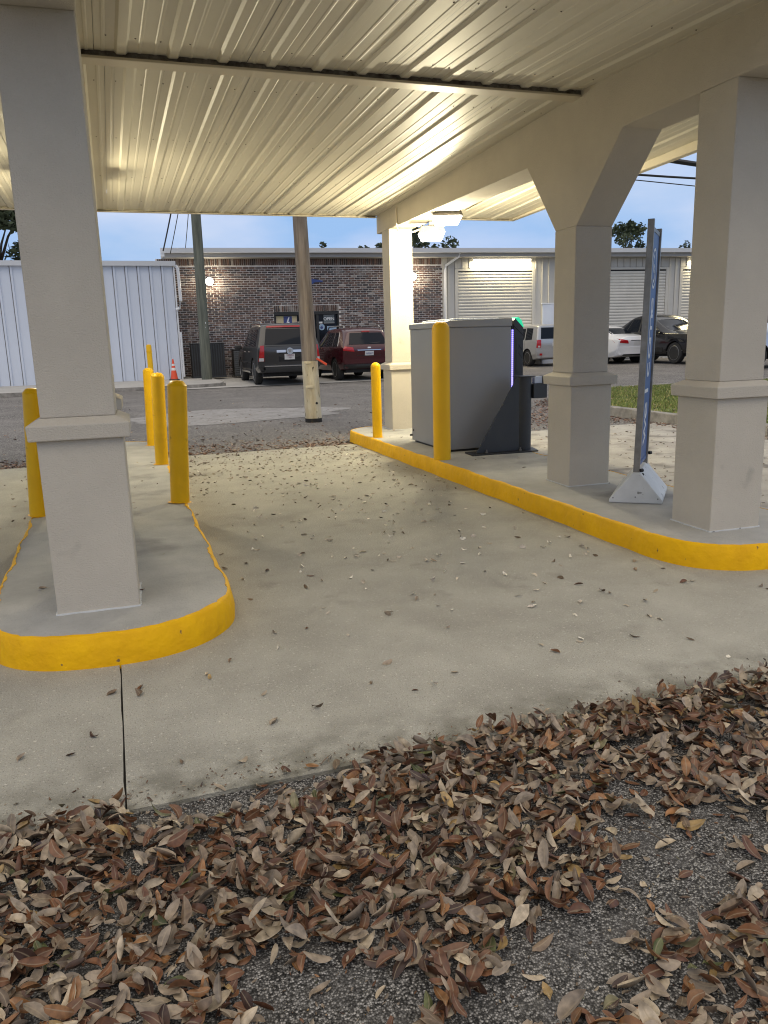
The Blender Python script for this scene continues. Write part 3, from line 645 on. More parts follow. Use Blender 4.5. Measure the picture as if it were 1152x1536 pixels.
# bricks: real proud blocks, coloured one by one (too small to pick apart)
bv, bf, bc = [], [], []
palette = [(.075, .048, .042), (.095, .055, .045), (.055, .043, .043), (.125, .075, .06), (.045, .038, .04), (.17, .135, .12), (.24, .215, .20)]
wts = [.26, .22, .2, .13, .1, .06, .03]
def brick(x0, x1, z0, z1):
    d = -.009 - random.uniform(0, .006); o = len(bv); j = lambda: random.uniform(-.003, .003)
    for y in (d, .012):
        bv.extend([(x0 + j(), y, z0 + j()), (x1 + j(), y, z0 + j()), (x1 + j(), y, z1 + j()), (x0 + j(), y, z1 + j())])
    c = random.choices(palette, wts)[0]; f = random.uniform(1.0, 1.6)
    for q in ((0, 1, 2, 3), (0, 4, 5, 1), (1, 5, 6, 2), (2, 6, 7, 3), (3, 7, 4, 0)):
        bf.append(tuple(i + o for i in q)); bc.append((c[0] * f, c[1] * f, c[2] * f))
CH = .0845; BL = .235
row = 0; z = .16
while z + CH < WT - .25:
    off = 0 if row % 2 else BL / 2 + .02; x = -.5 - off
    while x < BW:
        a, c = x + .012, x + BL - .016
        segs = [(a, c)]
        if z < DZ + .24 and c > DX0 - .004 and a < DX1 + .004:
            segs = []
            if a < DX0 - .06: segs.append((a, min(c, DX0 - .006)))
            if c > DX1 + .06: segs.append((max(a, DX1 + .006), c))
        for a2, c2 in segs:
            a2 = max(a2, -.5); c2 = min(c2, BW - .01)
            if c2 - a2 > .04: brick(a2, c2, z + .014, z + CH - .014)
        x += BL
    z += CH; row += 1
x = -.5
while x < BW - .05: brick(x + .007, x + .068, WT - .245, WT - .012); x += .078
x = DX0 + .005
while x < DX1 - .05: brick(x + .007, x + .068, DZ + .01, DZ + .235); x += .0785
me = bpy.data.meshes.new('bricks'); me.from_pydata(bv, [], bf); me.materials.append(M['brick'])
ca = me.color_attributes.new('bcol', 'FLOAT_COLOR', 'CORNER'); arr = np.repeat(np.array([(*c, 1) for c in bc], np.float32), 4, axis=0); ca.data.foreach_set('color', arr.ravel())
bo = bpy.data.objects.new('brickwork', me); COL.objects.link(bo); bo.parent = bb; bo['kind'] = 'stuff'
# shop window and door
BB(MB().box(DX0, DX1, .16, .20, .15, DZ - .001), 'shop_glass', 'glass')
BB(MB().box(DX0, DX1, .02, .12, DZ - .12, DZ - .002), 'window_head', 'blackframe')
for xa, xb_ in ((DX0, DX0 + .06), (4.72, 4.92), (5.42, 5.52), (DX1 - .06, DX1 - .002)):
    BB(MB().box(xa, xb_, .05, .14, .15, DZ - .121), 'window_frame', 'blackframe')
BB(MB().box(DX0 + .061, 4.719, .06, .13, 1.2, 1.26), 'window_sill', 'blackframe')
BB(MB().box(3.83, 4.66, .145, .152, 1.90, 2.45), 'poster', 'poster')
BB(MB().box(4.13, 4.46, .138, .144, 1.90, 2.44), 'poster', 'poster_blue')
BB(MB().prism([(4.32, 2.40), (4.24, 2.18), (4.30, 2.19), (4.25, 1.98), (4.37, 2.22), (4.31, 2.22), (4.37, 2.40)], 'y', .132, .137), 'poster_figure', 'white')
BB(MB().prism([(4.47, 2.05), (4.65, 2.38), (4.65, 2.05)], 'y', .138, .144), 'poster', 'poster2')
BB(MB().box(5.72, 6.16, .10, .13, 2.13, 2.46, ), 'open_sign', 'open_board', bevel=.01)
lo = lettering('open_lettering', 'OPEN', .17, 'white', bb, Matrix.Translation((5.94, .097, 2.30)) @ Matrix.Rotation(PI / 2, 4, 'X'))
BB(MB().box(5.72, 6.16, .092, .099, 2.435, 2.458), 'sign_edge', 'grey_trim'); BB(MB().box(5.72, 6.16, .092, .099, 2.132, 2.150), 'sign_edge', 'grey_trim')
BB(MB().lathe([(.125, -.004), (.125, .004)], (5.64, .14, 1.99), 16, 'y'), 'sticker', 'sticker_blue')
BB(MB().lathe([(.055, -.006), (.055, 0)], (5.64, .134, 1.97), 12, 'y'), 'sticker', 'poster_blue')
BB(MB().box(5.53, 5.68, .14, .148, 2.13, 2.20), 'sticker', 'white'); BB(MB().box(5.30, 5.36, .14, .148, 1.92, 2.02), 'sticker', 'white')
BB(MB().box(5.86, 6.24, .12, .15, 1.86, 2.02), 'sticker', 'sticker_blue')
# blue wall ornament, half behind the pole
bw_ = MB(); bw_.prism([(5.10, 3.62), (5.30, 3.62), (5.42, 3.70), (5.72, 3.71), (5.74, 3.76), (5.52, 3.80), (5.30, 3.84), (5.10, 3.83)], 'y', -.05, -.02); BB(bw_, 'wall_ornament', 'blue_decal', bevel=.008)
# metal wing: ribbed panels, doors
GX = [(11.38, 14.68, 4.08), (17.60, 21.08, 4.10), (21.92, 25.2, 4.09)]
def vpanel(xa, xb_, z0, z1, name='wall_panel'):
    x = xa
    while x < xb_ - .05:
        e = min(x + .305, xb_)
        b = MB(); pr = [(x, 0), (x + .012, -.03), (x + .045, -.03), (x + .057, 0), (e - .008, 0)] if e - x > .1 else [(x, 0), (e - .001, 0)]
        vs = [(q, .0 + d, z) for z in (z0, z1) for q, d in pr]; n = len(pr)
        b.add(vs, [(i, i + 1, n + i + 1, n + i) for i in range(n - 1)]); BB(b, name, 'cream_metal'); x = e
BB(MB().box(BW + .002, 32, .02, .3, -.1, WT), 'metal_wall', 'grey_trim')
edges = [BW + .22] + [q for a, c, _ in GX for q in (a - .14, c + .14)] + [32]
for i in range(0, len(edges), 2): vpanel(edges[i], edges[i + 1], .15, WT)
for a, c, h in GX: vpanel(a - .139, c + .139, h + .12, WT)
BB(MB().box(BW, BW + .20, -.04, .0, .15, WT), 'corner_trim', 'cream_metal', bevel=.01)
slat0 = None
for gi, (a, c, h) in enumerate(GX):
    BB(MB().box(a - .138, a, -.035, .018, .15, h + .10), 'door_jamb', 'cream_metal', bevel=.006)
    BB(MB().box(c, c + .138, -.035, .018, .15, h + .10), 'door_jamb', 'cream_metal', bevel=.006)
    BB(MB().box(a + .001, c - .001, -.035, .018, h, h + .10), 'door_head', 'cream_metal', bevel=.006)
    dr = BB(MB().box(a, c, .010, .019, .15, h), 'garage_door', 'seam'); zz = .17; cnt = 0
    while zz + .125 < h - .02:
        b = MB(); prz = [(-.002, 0), (-.022, .03), (-.026, .065), (-.020, .10), (.002, .118)]
        vs = [(x, .008 + d, zz + q) for x in (a + .01, c - .01) for d, q in prz]; n = len(prz)
        b.add(vs, [(i, i + 1, n + i + 1, n + i) for i in range(n - 1)]); o = b.build('slat', 'rollup', dr, world=False, smooth=True); zz += .125
# small utility door panel between the doors
BB(MB().box(15.16, 16.7, -.06, -.032, .15, 2.70), 'utility_cover', 'white_metal', bevel=.01)
BB(MB().box(15.10, 16.76, -.075, -.031, 2.71, 2.76), 'cover_trim', 'white_trim')
# eaves: gutter, fascia, soffit with rib ends
BB(MB().prism([(-.70, 4.745), (-.74, 4.91), (-.60, 4.91), (-.60, 4.745)], 'x', -.32, 32), 'gutter', 'white_trim')
BB(MB().box(-.20, 32, -.50, -.47, 4.60, 4.80), 'fascia', 'grey_trim'); BB(MB().box(-.20, 32, -.465, .3, 4.604, 4.63), 'soffit', 'cream_metal')
BB(MB().box(-.32, 32, -.60, 12, 4.801, 4.83), 'roof', 'white_trim')
BB(MB().box(-.34, -.20, -.66, 12, 4.64, 4.90), 'barge_board', 'white_trim')
BB(MB().box(-.58, .0, 1.0, 12, 0, 4.60), 'side_wall', 'mortar')
b = MB(); b.tube([(11.28, -.52, 4.74), (11.26, -.50, 4.62), (10.82, -.10, 4.30), (10.80, -.07, 4.1), (10.80, -.07, .2)], .05, 4); BB(b, 'downpipe', 'white_trim')
# strip lights with rib ends above
def strip_light(x0, x1, label):
    m = bb.matrix_world; o = m @ Vector(((x0 + x1) / 2, -.16, 4.54))
    t = thing('strip_light', o, label, 'light', rz=bb.rotation_euler.z); h = (x1 - x0) / 2
    MB().box(-h, h, -.05, .05, -.005, .05).build('housing', 'white_trim', t, world=False)
    b = MB(); b.tube([(-h + .02, 0, -.045), (h - .02, 0, -.045)], .042, 8); b.build('tube', 'tube', t, world=False, smooth=True)
    ld = bpy.data.lights.new('tube_light', 'AREA'); ld.shape = 'RECTANGLE'; ld.size = 2 * h; ld.size_y = .08; ld.energy = 120; ld.color = (1, .84, .50)
    lo = bpy.data.objects.new('tube_light', ld); COL.objects.link(lo); lo.parent = t; lo.location = (0, -.02, -.10); lo.rotation_euler = (math.radians(14), 0, 0)
strip_light(12.0, 14.56, 'lit strip light above the first roll-up door, beside the brick wall')
strip_light(22.3, 24.9, 'lit strip light above the roll-up door partly behind the near right column')
def wall_lamp(x, z, label):
    m = bb.matrix_world; o = m @ Vector((x, -.12, z)); t = thing('wall_lamp', o, label, 'lamp', 'wall lamps on the brick front', rz=bb.rotation_euler.z)
    MB().box(-.13, .13, -.02, .10, -.10, .12).build('housing', 'fixture', t, world=False, bevel=.01)
    MB().lathe([(.05, -.20), (.12, -.17), (.15, -.08), (.13, -.024)], (0, 0, 0), 16, 'y').build('lens', 'lens_far', t, world=False, smooth=True)
    ld = bpy.data.lights.new('lamp_light', 'POINT'); ld.energy = 45; ld.color = (1, .86, .62); ld.shadow_soft_size = .1
    lo = bpy.data.objects.new('lamp_light', ld); COL.objects.link(lo); lo.parent = t; lo.location = (.05, -.36, -.05)
wall_lamp(1.36, 3.76, 'bright round wall lamp on the brick beside the green pole')
wall_lamp(9.40, 3.87, 'small wall lamp on the brick seen just past the far right column')

# ------------------------------------------------------------------ AIR CONDITIONERS
def ac_unit(x0, x1, y, ztop, label, vertical):
    t = thing('air_conditioner', ((x0 + x1) / 2, y + .35, .225), label, 'air conditioner', 'air conditioners at the brick wall')
    MB().box(x0 + .02, x1 - .02, y + .02, y + .7, .26, ztop - .05).build('coil', 'blackplastic', t)
    MB().box(x0, x1, y, y + .72, ztop - .048, ztop).build('top', 'ac', t, bevel=.02)
    MB().box(x0, x1, y, y + .72, .228, .30).build('base', 'ac', t)
    s0 = None
    if vertical:
        n = 14; w = (x1 - x0) / n
        for k in range(n):
            if s0 is None: s0 = MB().box(x0 + .01, x0 + w * .62, y - .002, y + .018, .302, ztop - .05).build('slat', 'ac', t)
            else: inst(s0, t, (w * k, 0, 0))
    else:
        n = 12; h = (ztop - .36) / n
        for k in range(n):
            if s0 is None: s0 = MB().add([(x0, y, .302), (x1, y, .302), (x1, y + .018, .302 + h * .8), (x0, y + .018, .302 + h * .8), (x0, y + .0178, .302), (x1, y + .0178, .302)], [(0, 1, 2, 3), (4, 5, 1, 0)]).build('slat', 'ac', t)
            else: inst(s0, t, (0, 0, h * k))
ac_unit(2.85, 4.08, 30.0, 1.50, 'tall dark air conditioner with upright slats behind the green pole', True)
ac_unit(4.42, 5.20, 30.2, 1.24, 'lower dark air conditioner with level louvres beside the parked charcoal car', False)

# ------------------------------------------------------------------ CONE
t = thing('traffic_cone', (2.12, 29.3, .226), 'orange traffic cone with two pale bands by the white wall corner', 'cone')
MB().box(-.17, .17, -.17, .17, 0, .035).build('base', 'blackplastic', t, world=False, bevel=.01)
prof = [(.135, .036), (.02 + .115 * (1 - .92), .70)]
def cz_(z0, z1, mat, nm):
    rr = lambda z: .130 - .108 * (z - .036) / .70
    MB().lathe([(rr(z0), z0), (rr(z1), z1)], (0, 0, 0), 20).build(nm, mat, t, smooth=True, world=False)
cz_(.036, .34, 'orange', 'body'); cz_(.3405, .43, 'cone_white', 'band'); cz_(.4305, .50, 'orange', 'body'); cz_(.5005, .57, 'cone_white', 'band'); cz_(.5705, .74, 'orange', 'body')

# ------------------------------------------------------------------ UTILITY POLES AND WIRES
def pole(x, y, z, r0, r1, h, lean, name_mat, label, split=None, twin=False):
    t = thing('utility_pole', (x, y, z), label, 'pole'); n = 18; r = random.Random(int(x * 10))
    def shaft(z0, z1, mat, nm, dr=0, steps=8):
        b = MB(); vs = []
        for k in range(steps + 1):
            zz = z0 + (z1 - z0) * k / steps; ra = r0 + (r1 - r0) * zz / h + dr
            for i in range(n):
                a = 2 * PI * i / n; q = ra
                if twin: q *= 1 - .20 * max(0, 1 - abs(((a - 4.55 - .35 * zz / h + PI) % (2 * PI)) - PI) / .22)
                q *= 1 + .02 * math.sin(3 * a + zz * 2) + .010 * math.sin(9 * a + zz)
                vs.append((q * math.cos(a) + lean[0] * zz, q * math.sin(a) + lean[1] * zz, zz))
        b.add(vs, [(k * n + i, k * n + (i + 1) % n, (k + 1) * n + (i + 1) % n, (k + 1) * n + i) for k in range(steps) for i in range(n)] + [tuple(steps * n + i for i in range(n))])
        return b.build(nm, mat, t, smooth=True, world=False)
    if split:
        shaft(-.1, .06, 'tar', 'tarred_foot', .004, 2); shaft(.0605, split, 'pole_paint', 'painted_shaft', .002, 5); shaft(split + .0005, h, name_mat, 'shaft', 0, 12)
    else: shaft(-.1, h, name_mat, 'shaft', 0, 14)
    return t
p1 = pole(3.35, 13.7, .02, .147, .085, 8.5, (-.0225, 0), 'wood_old', 'weathered brown pole with a cream painted foot in front of the parked cars', split=1.06, twin=True)
MB().box(-.165, -.045, -.162, -.140, 1.02, 1.065).build('strap', 'pole_paint', p1, world=False, bevel=.004)
MB().box(-.160, -.02, -.168, -.146, .60, .645).build('strap', 'pole_paint', p1, world=False, bevel=.004)
MB().prism([(.045, 1.095), (.075, 1.115), (.245, 1.01), (.225, .975)], 'y', -.19, -.155).build('reflector_tag', 'orange', p1, world=False, bevel=.006)
MB().lathe([(.022, -.004), (.022, .006)], (.03, -.150, .33), 8, 'y').build('knot', 'tar', p1, world=False)
p2 = pole(3.20, 28.7, .22, .185, .145, 11, (.008, 0), 'wood_green', 'greenish utility pole standing in front of the brick wall')
MB().lathe([(.03, -.004), (.03, .01)], (.06, -.165, 1.95), 8, 'y').build('tag', 'white', p2, world=False)
MB().lathe([(.02, -.004), (.02, .01)], (.06, -.165, 1.80), 8, 'y').build('tag', 'white', p2, world=False)
def wire(pts, r, label, sag=.0):
    a, c = Vector(pts[0]), Vector(pts[1]); P_ = []
    for i in range(13): t_ = i / 12; q = a.lerp(c, t_); q.z -= sag * 4 * t_ * (1 - t_); P_.append(q)
    b = MB(); b.tube(P_, r, 6); o = b.build('overhead_wire', 'cable', smooth=True); return tag(o, label, 'wire')
wire([(3.15, 28.5, 8.6), (2.2, 30.6, 4.78)], .028, 'thicker dark wire dropping to the brick roof corner', .12)
wire([(3.2, 28.5, 8.0), (2.45, 30.7, 4.7)], .016, 'thin wire left of the green pole, just right of the thicker one', .1)
wire([(3.05, 28.6, 6.2), (3.0, 31.2, 4.66)], .013, 'short thin wire close against the green pole', .05)
wire([(8.0, 14, 4.52), (20, 14.5, 4.70)], .022, 'lower of two sagging wires between the right columns', .12)
wire([(8.0, 16, 4.95), (22, 17, 4.55)], .012, 'thin straight wire between the right columns', .0)
wire([(10.4, 14, 4.80), (18, 14.6, 4.42)], .05, 'thick black cable high between the two right columns', .0)

# ------------------------------------------------------------------ CARS
def make_car(name, label, spec, paint, loc, rz=0, scale=1, group=None):
    t = thing(name, loc, label, spec['cat'], group, rz); t.scale = (scale,) * 3
    Ln = spec['L']; st = spec['st']; b = bmesh.new(); rings = []
    for (yb, yw, yr, zb, zs, zw, zr, wb_, ws, ww, wr) in st:
        half = [(wb_, yb, zb), (ws, yb, zs), (ws * 1.0, (yb + yw) / 2, (zs + zw) / 2), (ww, yw, zw), (wr, yr, zr - .045), (wr * .78, yr, zr), (0, yr, zr + .018)]
        rings.append([b.verts.new(p) for p in half] + [b.verts.new((-x, y, z)) for x, y, z in half[-2::-1]])
    m = 13
    for a, c in zip(rings, rings[1:]):
        for i in range(m): b.faces.new((a[i], a[(i + 1) % m], c[(i + 1) % m], c[i]))
    for rg, sgn in ((rings[0], -1), (rings[-1], 1)):
        C_ = [b.verts.new((0, rg[j].co.y + sgn * .035, rg[j].co.z)) for j in range(6)]
        for j in range(6):
            l0, l1 = rg[12 - j], rg[12 - j - 1] if j < 5 else rg[6]
            r0, r1 = rg[j], rg[j + 1]
            if j < 5: b.faces.new((r0, r1, C_[j + 1], C_[j])); b.faces.new((C_[j], C_[j + 1], l1, l0))
            else: b.faces.new((r0, rg[6], C_[j])); b.faces.new((C_[j], rg[6], l0))
        b.faces.new((rg[0], C_[0], rg[12]))
    cr = b.edges.layers.float.new('crease_edge')
    for k, rg in enumerate(rings):
        for i in range(m):
            e = b.edges.get((rg[i], rg[(i + 1) % m]))
            if e and k in (0, len(rings) - 1): e[cr] = spec.get('capc', .72)
    for a, c in zip(rings, rings[1:]):
        for i in range(m):
            e = b.edges.get((a[i], c[i]))
            if e: e[cr] = .55 if i in (3, 9) else (.6 if i in (0, 12, 1, 11) else (.45 if i in (4, 8) else 0))
    bmesh.ops.recalc_face_normals(b, faces=b.faces); me = bpy.data.meshes.new('body'); b.to_mesh(me); b.free(); me.materials.append(M[paint]); me.materials.append(M['seam'])
    ob = bpy.data.objects.new('body', me); COL.objects.link(ob); md = ob.modifiers.new('s', 'SUBSURF'); md.levels = 3; md.render_levels = 3
    cut = []
    R = spec['R']
    for wy in spec['wy']:
        for sx in (-1, 1):
            c = MB(); c.lathe([(R + .055, -.30), (R + .055, .30)], (sx * (spec['W'] / 2), wy, R * .98), 32, 'x'); co = c.build('cut', 'seam'); cut.append(co)
            bm_ = ob.modifiers.new('b', 'BOOLEAN'); bm_.object = co; bm_.operation = 'DIFFERENCE'; bm_.solver = 'EXACT'
            try: bm_.material_mode = 'TRANSFER'
            except Exception: pass
    dg = bpy.context.evaluated_depsgraph_get(); dg.update(); nm_ = bpy.data.meshes.new_from_object(ob.evaluated_get(dg))
    bpy.data.objects.remove(ob)
    for c in cut: bpy.data.objects.remove(c)
    nm_.polygons.foreach_set('use_smooth', [True] * len(nm_.polygons)); nm_.set_sharp_from_angle(angle=math.radians(38))
    body = bpy.data.objects.new('body', nm_); COL.objects.link(body); body.parent = t
    q = bmesh.new(); q.from_mesh(nm_); tree = BVHTree.FromBMesh(q); q.free()
    def hit(kind, u, v, sx):
        if kind == 's': o, d = Vector((sx * 3, u, v)), Vector((-sx, 0, 0))
        elif kind == 'r': o, d = Vector((u, -3, v)), Vector((0, 1, 0))
        elif kind == 'f': o, d = Vector((u, Ln + 3, v)), Vector((0, -1, 0))
        h = tree.ray_cast(o, d)
        if h[0] is None: h = tree.find_nearest(o + d * 3)
        return h[0], d
    def patch(nm, kind, cs, mat, off=.008, nu=6, nv_=4, sx=1, parent=None, thick=.02):
        bb_ = MB(); front = []; 
        for j in range(nv_ + 1):
            for i in range(nu + 1):
                a, c = i / nu, j / nv_
                u = (cs[0][0] * (1 - a) + cs[1][0] * a) * (1 - c) + (cs[3][0] * (1 - a) + cs[2][0] * a) * c
                v = (cs[0][1] * (1 - a) + cs[1][1] * a) * (1 - c) + (cs[3][1] * (1 - a) + cs[2][1] * a) * c
                h, d = hit(kind, u, v, sx); front.append((h - d * off, h + d * thick))
        vs = [f for f, _ in front] + [g_ for _, g_ in front]; N_ = len(front); fs = []
        w_ = nu + 1
        for j in range(nv_):
            for i in range(nu): fs.append((j * w_ + i, j * w_ + i + 1, (j + 1) * w_ + i + 1, (j + 1) * w_ + i))
        rim = [i for i in range(w_)] + [j * w_ + nu for j in range(1, nv_ + 1)] + [nv_ * w_ + i for i in range(nu - 1, -1, -1)] + [j * w_ for j in range(nv_ - 1, 0, -1)]
        for a, c in zip(rim, rim[1:] + rim[:1]): fs.append((a, c, N_ + c, N_ + a))
        bb_.add(vs, fs); return bb_.build(nm, mat, parent or t, world=False, smooth=True)
    for P_ in spec['patches']:
        nm, kind, cs, mat = P_[:4]; kw = P_[4] if len(P_) > 4 else {}
        mat = {'paint': paint}.get(mat, mat)
        if kind == 's':
            for sx in (-1, 1): patch(nm, kind, cs, mat, sx=sx, **kw)
        elif kind == 'rr':
            patch(nm, 'r', cs, mat, **kw); patch(nm, 'r', [(-u, v) for u, v in cs], mat, **kw)
        elif kind == 'ff':
            patch(nm, 'f', cs, mat, **kw); patch(nm, 'f', [(-u, v) for u, v in cs], mat, **kw)
        else: patch(nm, kind, cs, mat, **kw)
    # wheels
    wp = None
    for wy in spec['wy']:
        for sx in (-1, 1):
            b_ = MB(); w2 = .115
            b_.lathe([(R * .70, -w2), (R * .93, -w2 * .98), (R * .99, -w2 * .75), (R, -w2 * .4), (R, w2 * .4), (R * .99, w2 * .75), (R * .93, w2 * .98), (R * .70, w2)], (0, 0, 0), 30, 'x')
            wh = b_.build('wheel', 'rubber', t, world=False, smooth=True); wh.location = (sx * (spec['W'] / 2 - .135), wy, R)
            c = MB(); c.lathe([(R * .70, sx * .075), (R * .695, sx * .118), (R * .62, sx * .108), (R * .60, sx * .06), (.02, sx * .05)], (0, 0, 0), 30, 'x')
            c.build('rim', 'seam', wh, world=False, smooth=True)
            c = MB(); ns = spec.get('spokes', 6)
            for k in range(ns):
                a = 2 * PI * k / ns + .3; ca, sa = math.cos(a), math.sin(a); hw = spec.get('sw', .035)
                def W_(r_, s_, x_): return (sx * x_, r_ * ca - s_ * sa, r_ * sa + s_ * ca)
                c.add([W_(.04, -hw, .085), (W_(.04, hw, .085)), W_(R * .67, hw * 1.5, .112), W_(R * .67, -hw * 1.5, .112), W_(.04, -hw, .06), (W_(.04, hw, .06)), W_(R * .67, hw * 1.5, .09), W_(R * .67, -hw * 1.5, .09)], [(0, 1, 2, 3), (4, 5, 6, 7), (0, 1, 5, 4), (1, 2, 6, 5), (2, 3, 7, 6), (3, 0, 4, 7)])
            c.lathe([(.07, sx * .05), (.065, sx * .10), (.02, sx * .105)], (0, 0, 0), 14, 'x'); c.lathe([(R * .70, sx * .113), (R * .65, sx * .120), (R * .64, sx * .10)], (0, 0, 0), 30, 'x')
            c.build('spokes', spec.get('rim', 'rim'), wh, world=False, smooth=False)
    # mirrors
    my, mz, mw = spec['mirror']
    for sx in (-1, 1):
        c = MB(); x = sx * (mw + .13); c.box(x - .12, x + .12, my - .05, my + .07, mz - .075, mz + .075); c.build('mirror', spec.get('mirmat', 'blackplastic'), t, world=False, bevel=.035, seg=3, smooth=True)
    # underbody block, near-black to stand in for the shade there
    c = MB(); c.box(-spec['W'] / 2 + .2, spec['W'] / 2 - .2, .35, Ln - .4, .26, .5); c.build('underbody_shade', 'seam', t, world=False)
    return t
def side_windows(cuts, zb0, zb1, zt0, zt1):  # cuts list of (y0b,y1b,y0t,y1t)
    return [('window', 's', [(a, zb0), (b_, zb1), (d, zt1), (c, zt0)], 'glass', dict(off=.006)) for a, b_, c, d in cuts]
def gaps(ys, z0, z1): return [('door_gap', 's', [(y, z0), (y + .012, z0), (y + .012, z1), (y, z1)], 'seam', dict(off=.002, nu=1, nv_=5)) for y in ys]

suv_big = dict(cat='car', L=5.1, W=2.0, R=.405, wy=(1.12, 4.07), spokes=7, mirror=(3.55, 1.18, .98), st=[
    (.10, .03, .34, .40, .62, 1.14, 1.84, .88, .985, .97, .80), (.32, .20, .50, .36, .55, 1.15, 1.885, .93, 1.0, .985, .815), (1.2, 1.2, 1.2, .34, .5, 1.15, 1.90, .93, 1.0, .985, .82),
    (2.6, 2.6, 2.5, .34, .5, 1.14, 1.88, .93, 1.0, .985, .81), (3.3, 3.4, 3.0, .34, .5, 1.13, 1.80, .93, 1.0, .98, .78), (3.9, 3.9, 3.85, .34, .5, 1.12, 1.20, .93, 1.0, .97, .86), (4.85, 4.85, 4.85, .34, .5, 1.02, 1.10, .90, .98, .94, .84), (5.08, 5.05, 5.0, .42, .55, .90, .96, .82, .92, .88, .74)],
    patches=side_windows([(.55, 1.62, .62, 1.62), (1.70, 2.55, 1.70, 2.52), (2.63, 3.42, 2.60, 3.04)], 1.20, 1.20, 1.72, 1.70) + gaps((1.66, 2.59, 3.62), .5, 1.14) + [
    ('rear_window', 'r', [(-.76, 1.24), (.76, 1.24), (.66, 1.72), (-.66, 1.72)], 'glass', dict(off=.008, nu=8)),
    ('brake_light', 'r', [(-.64, 1.765), (.64, 1.765), (.62, 1.815), (-.62, 1.815)], 'red_lens', dict(off=.035, nu=8, nv_=1)),
    ('tailgate_gap', 'r', [(-.76, 1.185), (.76, 1.185), (.76, 1.197), (-.76, 1.197)], 'seam', dict(off=.003, nu=8, nv_=1)),
    ('tail_light', 'rr', [(-.975, .74), (-.80, .74), (-.78, 1.22), (-.90, 1.22)], 'red_lens', dict(off=.025, nu=3)),
    ('reverse_light', 'rr', [(-.955, .745), (-.81, .745), (-.81, .84), (-.955, .84)], 'clear_lens', dict(off=.029, nu=2, nv_=1)),
    ('trim_bar', 'r', [(-.40, 1.00), (.40, 1.00), (.40, 1.075), (-.40, 1.075)], 'chrome', dict(off=.018, nu=4, nv_=1)),
    ('plate_recess', 'r', [(-.34, .72), (.34, .72), (.34, .985), (-.34, .985)], 'seam', dict(off=.002, nu=2, nv_=1)),
    ('licence_plate', 'r', [(-.16, .78), (.16, .78), (.16, .95), (-.16, .95)], 'plate', dict(off=.022, nu=2, nv_=1)),
    ('bumper', 'r', [(-.97, .40), (.97, .40), (.97, .56), (-.97, .56)], 'blackplastic', dict(off=.09, nu=10, nv_=2, thick=.06)),
    ('bumper_strip', 'r', [(-.80, .575), (.80, .575), (.80, .605), (-.80, .605)], 'chrome', dict(off=.06, nu=8, nv_=1, thick=.05)),
    ('side_step', 's', [(1.7, .36), (3.5, .36), (3.5, .42), (1.7, .42)], 'chrome', dict(off=.07, nu=6, nv_=1, thick=.06)),
    ('side_trim', 's', [(1.7, .68), (3.5, .68), (3.5, .71), (1.7, .71)], 'chrome', dict(off=.008, nu=6, nv_=1)),
    ('door_handle', 's', [(1.85, 1.02), (2.02, 1.02), (2.02, 1.05), (1.85, 1.05)], 'chrome', dict(off=.03, nu=2, nv_=1)),
    ('door_handle', 's', [(2.78, 1.02), (2.95, 1.02), (2.95, 1.05), (2.78, 1.05)], 'chrome', dict(off=.03, nu=2, nv_=1)),
    ('windshield', 'f', [(-.80, 1.22), (.80, 1.22), (.68, 1.74), (-.68, 1.74)], 'glass', dict(off=.006, nu=8)),
    ('headlight', 'ff', [(-.86, .74), (-.60, .74), (-.60, .92), (-.86, .92)], 'clear_lens', dict(off=.01)), ('grille', 'f', [(-.5, .62), (.5, .62), (.5, .9), (-.5, .9)], 'chrome', dict(off=.01))])
